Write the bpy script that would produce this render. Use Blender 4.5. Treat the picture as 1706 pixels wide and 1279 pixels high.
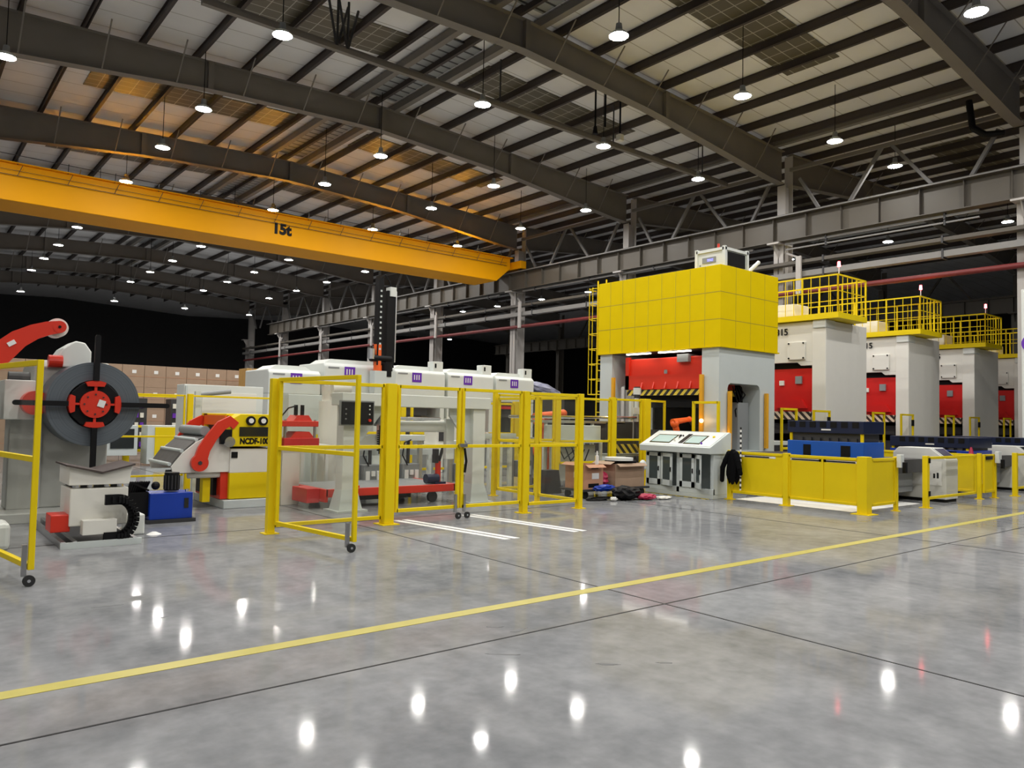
import bpy, bmesh, math, random
from mathutils import Vector, Matrix
R = math.radians
random.seed(7)
for o in list(bpy.data.objects): bpy.data.objects.remove(o)
SC = bpy.context.scene
COL = SC.collection

# ------------------------------------------------------------------ camera, world, exposure
def make_camera():
    f = 1269.2; yaw, pitch, roll = R(50.7465), R(2.5135), R(1.2332)
    fw = Vector((math.cos(yaw)*math.cos(pitch), math.sin(yaw)*math.cos(pitch), math.sin(pitch)))
    r0 = Vector((math.sin(yaw), -math.cos(yaw), 0)); u0 = r0.cross(fw)
    rt = r0*math.cos(roll) + u0*math.sin(roll); up = u0*math.cos(roll) - r0*math.sin(roll)
    cd = bpy.data.cameras.new('camera'); cam = bpy.data.objects.new('camera', cd); COL.objects.link(cam)
    cd.sensor_fit = 'HORIZONTAL'; cd.sensor_width = 36; cd.lens = f/1706*36; cd.clip_start = .05; cd.clip_end = 300
    m = Matrix((rt, up, -fw)).transposed().to_4x4(); m.translation = (0, 0, 1.6); cam.matrix_world = m
    SC.camera = cam
make_camera()
w = bpy.data.worlds.new('world'); SC.world = w; w.use_nodes = True
w.node_tree.nodes['Background'].inputs[0].default_value = (.01, .012, .02, 1)
w.node_tree.nodes['Background'].inputs[1].default_value = .2
SC.view_settings.view_transform = 'Standard'; SC.view_settings.look = 'None'; SC.view_settings.gamma = 1
SC.view_settings.exposure = .72
LAMP = 235.0        # radiance of a lamp lens
SC.cycles.max_bounces = 8; SC.cycles.diffuse_bounces = 5; SC.cycles.glossy_bounces = 4; SC.cycles.transparent_max_bounces = 24
SC.cycles.sample_clamp_indirect = 6; SC.cycles.caustics_reflective = False; SC.cycles.caustics_refractive = False

# ------------------------------------------------------------------ materials
def mat(name, c, rough=.45, metal=0., var=.10, scale=3., bump=0., spec=.5, coat=0.):
    m = bpy.data.materials.new(name); m.use_nodes = True; nt = m.node_tree; b = nt.nodes['Principled BSDF']
    b.inputs['Roughness'].default_value = rough; b.inputs['Metallic'].default_value = metal
    b.inputs['Specular IOR Level'].default_value = spec; b.inputs['Coat Weight'].default_value = coat
    tc = nt.nodes.new('ShaderNodeTexCoord'); n = nt.nodes.new('ShaderNodeTexNoise'); n.inputs['Scale'].default_value = scale
    n.inputs['Detail'].default_value = 6
    nt.links.new(tc.outputs['Object'], n.inputs['Vector'])
    r = nt.nodes.new('ShaderNodeMix'); r.data_type = 'RGBA'
    r.inputs['A'].default_value = (*[x*(1-var) for x in c], 1); r.inputs['B'].default_value = (*[min(1, x*(1+var)) for x in c], 1)
    nt.links.new(n.outputs['Fac'], r.inputs['Factor']); nt.links.new(r.outputs['Result'], b.inputs['Base Color'])
    if bump:
        bp = nt.nodes.new('ShaderNodeBump'); bp.inputs['Strength'].default_value = bump; bp.inputs['Distance'].default_value = .02
        nt.links.new(n.outputs['Fac'], bp.inputs['Height']); nt.links.new(bp.outputs['Normal'], b.inputs['Normal'])
    return m
def emit(name, c, s):
    m = bpy.data.materials.new(name); m.use_nodes = True; b = m.node_tree.nodes['Principled BSDF']
    b.inputs['Base Color'].default_value = (*c, 1); b.inputs['Emission Color'].default_value = (*c, 1); b.inputs['Emission Strength'].default_value = s
    return m
def nodes(m): return m.node_tree, m.node_tree.nodes['Principled BSDF']
def mth(nt, op, a, b=None, c=None):
    n = nt.nodes.new('ShaderNodeMath'); n.operation = op
    for i, v in enumerate((a, b, c)):
        if v is None: continue
        if isinstance(v, (int, float)): n.inputs[i].default_value = v
        else: nt.links.new(v, n.inputs[i])
    return n.outputs[0]
def stripes(name, ca, cb, axes, pitch, duty, rough=.5, metal=0.):
    m = bpy.data.materials.new(name); m.use_nodes = True; nt, b = nodes(m)
    tc = nt.nodes.new('ShaderNodeTexCoord'); s = nt.nodes.new('ShaderNodeSeparateXYZ'); nt.links.new(tc.outputs['Object'], s.inputs[0])
    v = None
    for i, k in enumerate(axes):
        if k:
            t = mth(nt, 'MULTIPLY', s.outputs[i], k); v = t if v is None else mth(nt, 'ADD', v, t)
    fr = mth(nt, 'FRACT', mth(nt, 'DIVIDE', v, pitch)); f = mth(nt, 'LESS_THAN', fr, duty)
    mx = nt.nodes.new('ShaderNodeMix'); mx.data_type = 'RGBA'; mx.inputs['A'].default_value = (*ca, 1); mx.inputs['B'].default_value = (*cb, 1)
    nt.links.new(f, mx.inputs['Factor']); nt.links.new(mx.outputs['Result'], b.inputs['Base Color'])
    b.inputs['Roughness'].default_value = rough; b.inputs['Metallic'].default_value = metal
    return m
M = {}
M['yellow'] = mat('yellow_paint', (.80, .60, .006), .5, var=.06, spec=.2)
M['clad'] = mat('cladding_yellow', (.76, .56, .001), .6, var=.04, spec=.06)
M['crane'] = mat('crane_orange', (.95, .42, .003), .5, var=.05, spec=.15, scale=1)
M['red'] = mat('red_paint', (.66, .032, .012), .38, var=.08)
M['slide'] = mat('slide_red', (.60, .014, .012), .4, var=.08)
M['orange'] = mat('robot_orange', (.85, .13, .02), .4, var=.06)
M['white'] = mat('white_paint', (.70, .73, .70), .42, var=.04)
M['cream'] = mat('cream_paint', (.76, .75, .69), .45, var=.04)
M['lgrey'] = mat('light_grey_paint', (.58, .63, .62), .42, var=.05)
M['grey'] = mat('grey_paint', (.25, .265, .27), .45, var=.08)
M['greenish'] = mat('decoiler_paint', (.42, .43, .40), .42, var=.06)
M['dark'] = mat('dark_steel', (.035, .035, .038), .5, var=.2)
M['black'] = mat('black_plastic', (.006, .006, .007), .5, var=.2, spec=.2)
M['steel'] = mat('bare_steel', (.45, .45, .46), .32, 1., var=.12)
M['chrome'] = mat('chrome', (.75, .75, .76), .15, 1., var=.03)
M['alu'] = mat('aluminium', (.62, .63, .65), .35, .9, var=.05)
M['blue'] = mat('blue_paint', (.004, .04, .36), .35, var=.08)
M['dieblue'] = mat('die_blue', (.006, .09, .45), .4, var=.1)
M['navy'] = mat('navy_paint', (.004, .011, .045), .4, var=.15)
M['rubber'] = mat('rubber', (.02, .02, .02), .75, var=.2)
M['brownrubber'] = mat('brown_rubber', (.06, .045, .04), .7, var=.2)
M['carton'] = mat('cardboard', (.36, .25, .17), .8, var=.10, scale=6)
M['carton2'] = mat('cardboard_orange', (.48, .25, .15), .8, var=.08, scale=6)
M['paper'] = mat('paper', (.80, .80, .78), .7, var=.03)
M['purple'] = mat('purple_label', (.13, .02, .42), .5, var=.08)
M['column'] = mat('column_paint', (.44, .42, .40), .5, var=.06)
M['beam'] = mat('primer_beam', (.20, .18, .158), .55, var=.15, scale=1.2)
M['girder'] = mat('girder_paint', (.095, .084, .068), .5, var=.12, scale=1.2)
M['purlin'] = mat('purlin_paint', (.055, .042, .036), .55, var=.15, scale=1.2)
M['ductgrey'] = mat('duct_grey', (.22, .215, .205), .45)
M['brace'] = mat('brace_paint', (.20, .195, .19), .5)
M['cabgrey'] = mat('cabinet_grey', (.70, .70, .66), .45, var=.05)
M['apron'] = mat('worn_apron_plate', (.11, .105, .10), .6, var=.3, scale=8)
M['halldark'] = mat('hall_wall_grey', (.16, .16, .16), .7)
M['unlitwall'] = mat('unlit_wall', (.03, .03, .033), .8, var=.15)  # unlit far walls: their shade is put into a near-black base colour
M['cloth'] = mat('black_cloth', (.004, .004, .0045), .9, var=.3, bump=.4, spec=.1)
M['redpipe'] = mat('fire_pipe_red', (.16, .02, .02), .5)
M['screen'] = mat('dark_screen', (.015, .018, .02), .12, var=.1)
M['magenta'] = mat('magenta_plastic', (.40, .02, .07), .5, var=.2)
M['glassdark'] = mat('smoked_glass', (.05, .065, .065), .12, var=.1)
M['hazard'] = stripes('hazard_stripes', (.02, .02, .02), (.75, .58, .06), (1, 1, 1), .22, .5)
M['hazardred'] = stripes('hazard_stripes_white', (.03, .02, .02), (.75, .60, .45), (1, 1, -1), .22, .5)
M['coil'] = stripes('coil_wraps', (.20, .215, .23), (.24, .255, .27), (0, 0, 1), .01, .5, .36, .55)
M['vent'] = stripes('ridge_louvre', (.30, .31, .31), (.035, .035, .035), (0, 1, 0), .42, .2)
M['lens'] = emit('lamp_lens', (1, .97, .93), LAMP)
M['beacon'] = emit('beacon_red', (1, .05, .06), 22)
M['tube'] = emit('tube_light', (1, .95, .85), 6)
M['amber'] = emit('amber_lamp', (1, .55, .18), 9)
M['scrlit'] = emit('lit_screen', (.30, .40, .37), .28)
M['bluelit'] = emit('blue_display', (.25, .25, .9), 2.0)

def coil_face():   # concentric wraps on the coil's flat face
    m = bpy.data.materials.new('coil_face'); m.use_nodes = True; nt, b = nodes(m)
    tc = nt.nodes.new('ShaderNodeTexCoord'); s = nt.nodes.new('ShaderNodeSeparateXYZ'); nt.links.new(tc.outputs['Object'], s.inputs[0])
    r = mth(nt, 'SQRT', mth(nt, 'ADD', mth(nt, 'POWER', s.outputs[0], 2), mth(nt, 'POWER', s.outputs[2], 2)))
    n = nt.nodes.new('ShaderNodeTexNoise'); n.noise_dimensions = '1D'; n.inputs['Scale'].default_value = 60; n.inputs['Detail'].default_value = 4
    nt.links.new(r, n.inputs['W'])
    cr = nt.nodes.new('ShaderNodeMix'); cr.data_type = 'RGBA'; cr.inputs['A'].default_value = (.10, .12, .14, 1); cr.inputs['B'].default_value = (.19, .22, .25, 1)
    nt.links.new(n.outputs['Fac'], cr.inputs['Factor']); nt.links.new(cr.outputs['Result'], b.inputs['Base Color'])
    b.inputs['Metallic'].default_value = .5; b.inputs['Roughness'].default_value = .38
    return m
M['coilface'] = coil_face()

def floor_mat():
    m = bpy.data.materials.new('polished_concrete'); m.use_nodes = True; nt, b = nodes(m)
    tc = nt.nodes.new('ShaderNodeTexCoord'); mp = nt.nodes.new('ShaderNodeMapping'); mp.inputs['Scale'].default_value = (.5, .5, .5)
    nt.links.new(tc.outputs['Object'], mp.inputs[0])
    n1 = nt.nodes.new('ShaderNodeTexNoise'); n1.inputs['Scale'].default_value = 1.1; n1.inputs['Detail'].default_value = 8; n1.inputs['Roughness'].default_value = .62
    n2 = nt.nodes.new('ShaderNodeTexNoise'); n2.inputs['Scale'].default_value = 9; n2.inputs['Detail'].default_value = 5
    mp2 = nt.nodes.new('ShaderNodeMapping'); mp2.inputs['Scale'].default_value = (1.2, .25, 1); mp2.inputs['Rotation'].default_value = (0, 0, .8)
    nt.links.new(tc.outputs['Object'], mp2.inputs[0])
    n3 = nt.nodes.new('ShaderNodeTexNoise'); n3.inputs['Scale'].default_value = 3.5; n3.inputs['Detail'].default_value = 4; nt.links.new(mp2.outputs[0], n3.inputs['Vector'])
    for n in (n1, n2): nt.links.new(mp.outputs[0], n.inputs['Vector'])
    cr = nt.nodes.new('ShaderNodeValToRGB'); e = cr.color_ramp.elements
    e[0].position = .36; e[0].color = (.15, .157, .165, 1); e[1].position = .62; e[1].color = (.305, .31, .318, 1)
    n4 = nt.nodes.new('ShaderNodeTexNoise'); n4.inputs['Scale'].default_value = 26; n4.inputs['Detail'].default_value = 3; nt.links.new(mp.outputs[0], n4.inputs['Vector'])
    mixf = mth(nt, 'ADD', mth(nt, 'MULTIPLY', n1.outputs['Fac'], .48), mth(nt, 'ADD', mth(nt, 'MULTIPLY', n2.outputs['Fac'], .26), mth(nt, 'MULTIPLY', n3.outputs['Fac'], .14)))
    mixf = mth(nt, 'ADD', mixf, mth(nt, 'MULTIPLY', n4.outputs['Fac'], .12))
    nt.links.new(mixf, cr.inputs[0]); nt.links.new(cr.outputs[0], b.inputs['Base Color'])
    rg = mth(nt, 'ADD', mth(nt, 'MULTIPLY', n3.outputs['Fac'], .08), mth(nt, 'MULTIPLY', n1.outputs['Fac'], .10))
    nt.links.new(mth(nt, 'ADD', rg, -.02), b.inputs['Roughness'])
    b.inputs['Specular IOR Level'].default_value = .03
    return m
M['floor'] = floor_mat()

def deck_mat():
    m = bpy.data.materials.new('roof_deck'); m.use_nodes = True; nt, b = nodes(m)
    tc = nt.nodes.new('ShaderNodeTexCoord'); s = nt.nodes.new('ShaderNodeSeparateXYZ'); nt.links.new(tc.outputs['Object'], s.inputs[0])
    f = mth(nt, 'LESS_THAN', mth(nt, 'FRACT', mth(nt, 'DIVIDE', s.outputs[1], 1.0)), .03)
    n = nt.nodes.new('ShaderNodeTexNoise'); n.inputs['Scale'].default_value = .9; n.inputs['Detail'].default_value = 6; nt.links.new(tc.outputs['Object'], n.inputs['Vector'])
    a = nt.nodes.new('ShaderNodeMix'); a.data_type = 'RGBA'; a.inputs['A'].default_value = (.70, .69, .68, 1); a.inputs['B'].default_value = (.86, .855, .85, 1)
    nt.links.new(n.outputs['Fac'], a.inputs['Factor'])
    c = nt.nodes.new('ShaderNodeMix'); c.data_type = 'RGBA'; c.inputs['B'].default_value = (.42, .39, .35, 1)
    nt.links.new(a.outputs['Result'], c.inputs['A']); nt.links.new(f, c.inputs['Factor']); nt.links.new(c.outputs['Result'], b.inputs['Base Color'])
    b.inputs['Roughness'].default_value = .6
    return m
M['deck'] = deck_mat()
def skylight_mat():
    m = bpy.data.materials.new('night_skylight'); m.use_nodes = True; nt, b = nodes(m)
    tc = nt.nodes.new('ShaderNodeTexCoord'); s = nt.nodes.new('ShaderNodeSeparateXYZ'); nt.links.new(tc.outputs['Object'], s.inputs[0])
    fx = mth(nt, 'LESS_THAN', mth(nt, 'FRACT', mth(nt, 'DIVIDE', s.outputs[0], .5)), .05)
    fy = mth(nt, 'LESS_THAN', mth(nt, 'FRACT', mth(nt, 'DIVIDE', s.outputs[1], .42)), .06)
    f = mth(nt, 'MAXIMUM', fx, fy)
    c = nt.nodes.new('ShaderNodeMix'); c.data_type = 'RGBA'; c.inputs['A'].default_value = (.11, .095, .06, 1); c.inputs['B'].default_value = (.42, .40, .34, 1)
    nt.links.new(f, c.inputs['Factor']); nt.links.new(c.outputs['Result'], b.inputs['Base Color']); b.inputs['Roughness'].default_value = .4
    return m
M['sky'] = skylight_mat()
def clear_mat():
    m = bpy.data.materials.new('clear_polycarbonate'); m.use_nodes = True; nt = m.node_tree
    for n in list(nt.nodes): nt.nodes.remove(n)
    o = nt.nodes.new('ShaderNodeOutputMaterial'); t = nt.nodes.new('ShaderNodeBsdfTransparent'); t.inputs[0].default_value = (.97, .97, .95, 1)
    g = nt.nodes.new('ShaderNodeBsdfGlossy'); g.inputs['Roughness'].default_value = .03
    d = nt.nodes.new('ShaderNodeBsdfDiffuse'); d.inputs[0].default_value = (.7, .7, .66, 1)
    fr = nt.nodes.new('ShaderNodeLayerWeight'); fr.inputs[0].default_value = .12
    a = nt.nodes.new('ShaderNodeMixShader'); nt.links.new(mth(nt, 'ADD', mth(nt, 'MULTIPLY', fr.outputs['Facing'], .12), .008), a.inputs[0]); nt.links.new(t.outputs[0], a.inputs[1]); nt.links.new(g.outputs[0], a.inputs[2])
    b = nt.nodes.new('ShaderNodeMixShader'); b.inputs[0].default_value = .005; nt.links.new(a.outputs[0], b.inputs[1]); nt.links.new(d.outputs[0], b.inputs[2])
    nt.links.new(b.outputs[0], o.inputs[0])
    return m
M['clear'] = clear_mat()

# ------------------------------------------------------------------ geometry helpers (world coordinates in, local meshes out)
class B:
    def __init__(s): s.bm = bmesh.new()
    def box(s, x0, x1, y0, y1, z0, z1, rot=None):
        c = Vector(((x0+x1)/2, (y0+y1)/2, (z0+z1)/2))
        mt = Matrix.Translation(c) @ (rot.to_4x4() if rot else Matrix.Identity(4)) @ Matrix.Diagonal((abs(x1-x0), abs(y1-y0), abs(z1-z0), 1))
        bmesh.ops.create_cube(s.bm, size=1, matrix=mt); return s
    def cyl(s, a, b, r, r2=None, seg=16):
        a = Vector(a); b = Vector(b); d = b-a
        q = d.to_track_quat('Z', 'Y').to_matrix().to_4x4()
        bmesh.ops.create_cone(s.bm, cap_ends=True, segments=seg, radius1=r, radius2=r if r2 is None else r2, depth=d.length, matrix=Matrix.Translation((a+b)/2) @ q); return s
    def bar(s, a, b, wd, h):   # rectangular bar between two points
        a = Vector(a); b = Vector(b); d = b-a
        q = d.to_track_quat('Z', 'Y').to_matrix().to_4x4()
        bmesh.ops.create_cube(s.bm, size=1, matrix=Matrix.Translation((a+b)/2) @ q @ Matrix.Diagonal((wd, h, d.length, 1))); return s
    def tube(s, pts, r, seg=8):
        for a, b in zip(pts[:-1], pts[1:]):
            s.cyl(a, b, r, seg=seg)
        for p in pts[1:-1]: s.ball(p, r, 8)
        return s
    def ball(s, p, r, seg=12, sc=(1, 1, 1)):
        bmesh.ops.create_uvsphere(s.bm, u_segments=seg, v_segments=max(4, seg//2), radius=r, matrix=Matrix.Translation(p) @ Matrix.Diagonal((*sc, 1))); return s
    def prism(s, poly, ax, a0, a1):  # poly in the two other axes, in x<y<z order
        def P(u, v, a): return {'x': (a, u, v), 'y': (u, a, v), 'z': (u, v, a)}[ax]
        v0 = [s.bm.verts.new(P(u, v, a0)) for u, v in poly]; v1 = [s.bm.verts.new(P(u, v, a1)) for u, v in poly]
        s.bm.faces.new(v0); s.bm.faces.new(v1[::-1]); n = len(poly)
        for i in range(n): s.bm.faces.new((v0[i], v1[i], v1[(i+1) % n], v0[(i+1) % n]))
        return s
    def ring(s, c, ax, a0, a1, ri, ro, seg=48):
        def P(u, v, a): return {'x': (a, c[1]+u, c[2]+v), 'y': (c[0]+u, a, c[2]+v), 'z': (c[0]+u, c[1]+v, a)}[ax]
        L = []
        for r, a in ((ri, a0), (ro, a0), (ro, a1), (ri, a1)):
            L.append([s.bm.verts.new(P(r*math.cos(2*math.pi*i/seg), r*math.sin(2*math.pi*i/seg), a)) for i in range(seg)])
        for k in range(4):
            A, Bq = L[k], L[(k+1) % 4]
            for i in range(seg):
                j = (i+1) % seg; s.bm.faces.new((A[i], A[j], Bq[j], Bq[i]))
        return s
    def build(s, name, m, parent=None, loc=None, bevel=0., smooth=False):
        bmesh.ops.recalc_face_normals(s.bm, faces=s.bm.faces[:])
        o0 = Vector(loc) if loc is not None else (ORG[parent.name] if parent else Vector((0, 0, 0)))
        bmesh.ops.translate(s.bm, verts=s.bm.verts[:], vec=-o0)
        me = bpy.data.meshes.new(name); s.bm.to_mesh(me); s.bm.free()
        me.materials.append(M[m] if isinstance(m, str) else m)
        o = bpy.data.objects.new(name, me); COL.objects.link(o)
        if parent: o.parent = parent; ORG[o.name] = o0
        else: o.location = o0; ORG[o.name] = o0
        if bevel:
            md = o.modifiers.new('bevel', 'BEVEL'); md.width = bevel; md.segments = 2; md.limit_method = 'ANGLE'; md.angle_limit = R(40)
        if smooth:
            for p in me.polygons: p.use_smooth = True
            try: me.set_sharp_from_angle(angle=R(35))
            except Exception: pass
        return o
ORG = {}
def tag(o, label, cat, group=None):
    o['label'] = label; o['category'] = cat
    if group: o['group'] = group
    return o
def thing(name, label, cat, loc, group=None):
    o = bpy.data.objects.new(name, None); COL.objects.link(o); o.location = loc; o.empty_display_size = .2
    ORG[o.name] = Vector(loc); return tag(o, label, cat, group)
def struct(o): o['kind'] = 'structure'; return o
def copy_tree(o, parent=None, off=None, label=None):
    c = o.copy(); COL.objects.link(c)
    if parent: c.parent = parent
    if off is not None: c.location = Vector(o.location) + Vector(off)
    if label: c['label'] = label
    for ch in o.children: copy_tree(ch, c)
    return c
def text(name, body, size, loc, rot, m, parent, ext=.004, bold=.02, sx=1.0):
    cu = bpy.data.curves.new(name, 'FONT'); cu.body = body; cu.size = size; cu.extrude = ext; cu.offset = bold*size; cu.align_x = 'CENTER'; cu.align_y = 'CENTER'
    cu.materials.append(M[m]); tmp = bpy.data.objects.new('tmp', cu); COL.objects.link(tmp); bpy.context.view_layer.update()
    me = bpy.data.meshes.new_from_object(tmp.evaluated_get(bpy.context.evaluated_depsgraph_get())); bpy.data.objects.remove(tmp)
    o = bpy.data.objects.new(name, me); COL.objects.link(o)
    o.rotation_euler = rot; o.scale = (sx, 1, 1)
    o.parent = parent; o.location = Vector(loc) - ORG[parent.name]; return o
FY = (R(90), 0, 0)          # lettering on a face looking towards -Y
FX = (R(90), 0, R(-90))     # lettering on a face looking towards -X

# ------------------------------------------------------------------ the building
struct(B().box(-14, 79, -13, 91, -.2, 0).build('floor', 'floor'))
def rtop(x):
    t = abs(((x) % 26) - 13)/13; return 12.05 + .6*(1-t)
def rbot(x):
    d = min(x % 26, 26 - x % 26); return rtop(x) - (.85 + .42*max(0, 1-d/7.5))
b = B(); xs = [-13, 0, 13, 26, 39, 52, 65, 78]
for x0, x1 in zip(xs[:-1], xs[1:]):
    z0, z1 = rtop(x0)+.27, rtop(x1)+.27
    b.prism([(x0, z0), (x1, z1), (x1, z1+.12), (x0, z0+.12)], 'y', -12, 90)
struct(b.build('ceiling', 'deck'))
struct(B().box(-13.3, -13, -12, 90, 0, 13.2).build('wall_left', 'halldark'))
struct(B().box(78, 78.3, -12, 90, 0, 13.2).build('wall_right', 'unlitwall'))
struct(B().box(-13, 78, 90, 90.3, 0, 13.2).build('wall_rear', 'unlitwall'))
struct(B().box(-13, 78, -12.3, -12, 0, 13.2).build('wall_front', 'halldark'))

# floor joints and the yellow walkway line
n = 0
def trim(bb, m, **k):
    global n; n += 1
    return struct(bb.build('trim_%d' % n, m, **k))
trim(B().box(-12.9, 77, 5.02, 5.15, 0, .003), mat('line_yellow', (.46, .40, .07), .4, var=.12, scale=8))
for y in (4.35, -1.6, 10.3, 16.3, 22.3, 28.3): trim(B().box(-12.9, 77, y-.008, y+.008, 0, .0022), 'black')
for x in (-.67, 5.33, 11.33, 17.33, 23.33, 29.33): trim(B().box(x-.008, x+.008, -11.9, 40, 0, .0021), 'black')
# white strips on the floor in front of the double gate
for xa, xb in ((5.98, 6.32), (7.25, 7.58)):
    for k in (0, .16):
        trim(B().prism([(xa+k, 10.1), (xa+k+.10, 10.1), (xb+k+.10, 7.82), (xb+k, 7.82)], 'z', 0, .004), 'paper')
trim(B().box(13.75, 16.6, 6.9, 9.4, 0, .004), 'paper')

M['stain'] = mat('floor_stain', (.16, .165, .17), .3, var=.15, scale=9, spec=.03)
def blot(c, ang, L, W, seed):
    rnd = random.Random(seed); pts = []
    for i in range(22):
        a = 2*math.pi*i/22; k = rnd.uniform(.55, 1.1); u, v = L*math.cos(a)*k, W*math.sin(a)*k
        pts.append((c[0]+u*math.cos(ang)-v*math.sin(ang), c[1]+u*math.sin(ang)+v*math.cos(ang)))
    trim(B().prism(pts, 'z', 0, .0012), 'stain')
blot((3.66, 4.62), -.6, .07, .02, 1); blot((3.75, 4.45), .1, .10, .03, 2); blot((3.30, 4.05), -.7, .13, .014, 3); blot((3.72, 3.50), -.7, .10, .018, 4); blot((4.05, 3.3), -.7, .06, .012, 5)
blot((1.45, 6.9), -.1, .12, .012, 6); blot((1.7, 6.3), .2, .07, .012, 7)

# rafters
def rafter(Y, x0, x1):
    b = B(); X = [x0+(x1-x0)*i/26 for i in range(27)]
    if Y < 0 or True:
        up = [(x, rtop(x)-.02) for x in X]; lo = [(x, rbot(x)) for x in X]
        b.prism(up + lo[::-1], 'y', Y-.011, Y+.011)
        for i in range(26):
            xa, xb = X[i], X[i+1]
            b.prism([(xa, rtop(xa)-.02), (xb, rtop(xb)-.02), (xb, rtop(xb)), (xa, rtop(xa))], 'y', Y-.15, Y+.15)
            b.prism([(xa, rbot(xa)-.02), (xb, rbot(xb)-.02), (xb, rbot(xb)), (xa, rbot(xa))], 'y', Y-.16, Y+.16)
    for i in (7, 13, 19):
        x = X[i]; b.box(x-.08, x+.08, Y-.15, Y+.15, rbot(x), rtop(x)-.02)
    k = 2
    while k < 26:
        x = X[k]
        for s in (-1, 1):
            b.bar((x, Y+s*.16, rbot(x)), (x+.05, Y+s*.95, rtop(x)+.1), .04, .02)
        k += 2 if Y < 40 else 4
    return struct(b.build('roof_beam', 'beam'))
for i in range(-1, 10): rafter(8*i, .25, 26.28)
for i in range(0, 10): rafter(8*i, 26.82, 51.75)
# purlins
def purlin(x, y0=-8, y1=80):
    z = rtop(x)
    b = B().box(x-.012, x+.012, y0, y1, z, z+.26).box(x-.05, x+.05, y0, y1, z+.245, z+.26).box(x-.05, x+.05, y0, y1, z, z+.012)
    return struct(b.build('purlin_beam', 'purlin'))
x = .75
while x < 26: purlin(x); x += 1.53
x = 26.75
while x < 52: purlin(x); x += 1.53
for x in (12.2, 13.8, 25.6): # doubled purlins along ridge and valley
    struct(B().box(x-.10, x+.10, -8, 80, rtop(x)-.02, rtop(x)+.22).build('ridge_beam', 'beam'))
# skylights and ridge vent
wn = 0
for k in range(0, 9):
    yc = 8*k+4
    for xa, xb in ((4.6, 11.6), (14.4, 21.4)):
        wn += 1
        za, zb = rtop(xa)+.262, rtop(xb)+.262
        struct(B().prism([(xa, za-.02), (xb, zb-.02), (xb, zb), (xa, za)], 'y', yc-.85, yc+.85).build('window_%d' % wn, 'sky'))
    wn += 1
    struct(B().box(12.35, 13.65, yc-1.5, yc+3.7, 12.86, 12.88).build('window_%d' % wn, 'vent'))
    if k < 5:
        wn += 1
        struct(B().prism([(31, rtop(31)+.24), (37, rtop(37)+.24), (37, rtop(37)+.262), (31, rtop(31)+.262)], 'y', yc-.85, yc+.85).build('window_%d' % wn, 'sky'))

# columns, crane runway and bracing
def column(X, Y, m='column'):
    b = B()
    b.box(X-.25, X+.25, Y-.012, Y+.012, 0, 10.75)
    for s in (-1, 1): b.box(X+s*.25-.015, X+s*.25+.015, Y-.17, Y+.17, 0, 10.75 if s < 0 else 12)
    b.box(X-.45, X-.42, Y-.2, Y+.2, 0, 8.42).box(X-.45, X+.25, Y-.015, Y+.015, 0, 8.42)
    b.box(X-.5, X+.35, Y-.3, Y+.3, 0, .04).box(X-.85, X+.1, Y-.25, Y+.25, 8.38, 8.44)
    b.prism([(X-.75, 8.38), (X-.45, 8.38), (X-.45, 7.9)], 'y', Y-.02, Y+.02)
    return struct(b.build('steel_column', m, loc=(X, Y, 0)))
XG = 26.55
for i in range(1, 10): column(XG, 8*i if i > 1 else 7.84)
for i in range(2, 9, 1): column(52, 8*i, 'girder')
for i in range(0, 10, 1): column(-.9, 8*i+4, 'column')
def runway(X, y0, y1, m='girder'):
    b = B()
    b.box(X-.012, X+.012, y0, y1, 8.47, 9.38).box(X-.22, X+.22, y0, y1, 9.36, 9.39).box(X-.2, X+.2, y0, y1, 8.45, 8.48)
    b.box(X-.04, X+.04, y0, y1, 9.39, 9.5)
    y = y0+.4
    while y < y1: b.box(X-.17, X+.17, y-.007, y+.007, 8.48, 9.36); y += 1.33
    return struct(b.build('runway_beam', m, loc=(X, y0, 0)))
runway(25.95, 5, 66); runway(.1, 2, 66); runway(51.5, 5, 66)
struct(B().box(25.65, 25.7, 5, 66, 9.36, 9.40).build('runway_rail_beam', 'brace'))
for i in range(1, 9):
    y0 = 8*i
    b = B()
    for (ya, za, yb, zb) in ((.6, 10.9, 1.5, 9.4), (2.4, 9.4, 3.9, 11.3), (4.2, 11.3, 5.5, 9.4), (6.4, 9.4, 7.3, 10.9)):
        b.bar((26.4, y0+ya, za), (26.4, y0+yb, zb), .11, .11)
    struct(b.build('truss_brace_beam', 'brace'))
    struct(B().box(26.34, 26.46, y0+.3, y0+7.7, 11.25, 11.38).build('eave_beam', 'beam'))
    if i < 7:
        b = B()
        for (ya, za, yb, zb) in ((2.4, 9.4, 3.9, 11.3), (4.2, 11.3, 5.5, 9.4)): b.bar((52, y0+ya, za), (52, y0+yb, zb), .11, .11)
        struct(b.build('truss_brace_beam', 'girder'))
# white cladded foot of the nearest runway column, with its round purple sign
t = thing('column_casing', 'tall white casing around the foot of the nearest steel column, with a round purple sign', 'casing', (26.6, 7.7, 0))
B().box(26.05, 27.2, 7.35, 7.93, .02, 5.75).build('casing', 'white', t, bevel=.02)
B().box(26.02, 26.06, 7.35, 7.72, 2.55, 2.6).build('slot', 'black', t)
sg = B().cyl((26.05, 7.66, 4.12), (26.02, 7.66, 4.12), .26, seg=40).build('round_sign', 'purple', t)
B().ring((26.01, 7.66, 4.12), 'x', 26.0, 26.02, .08, .12, 24).build('emblem', 'paper', sg)

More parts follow.
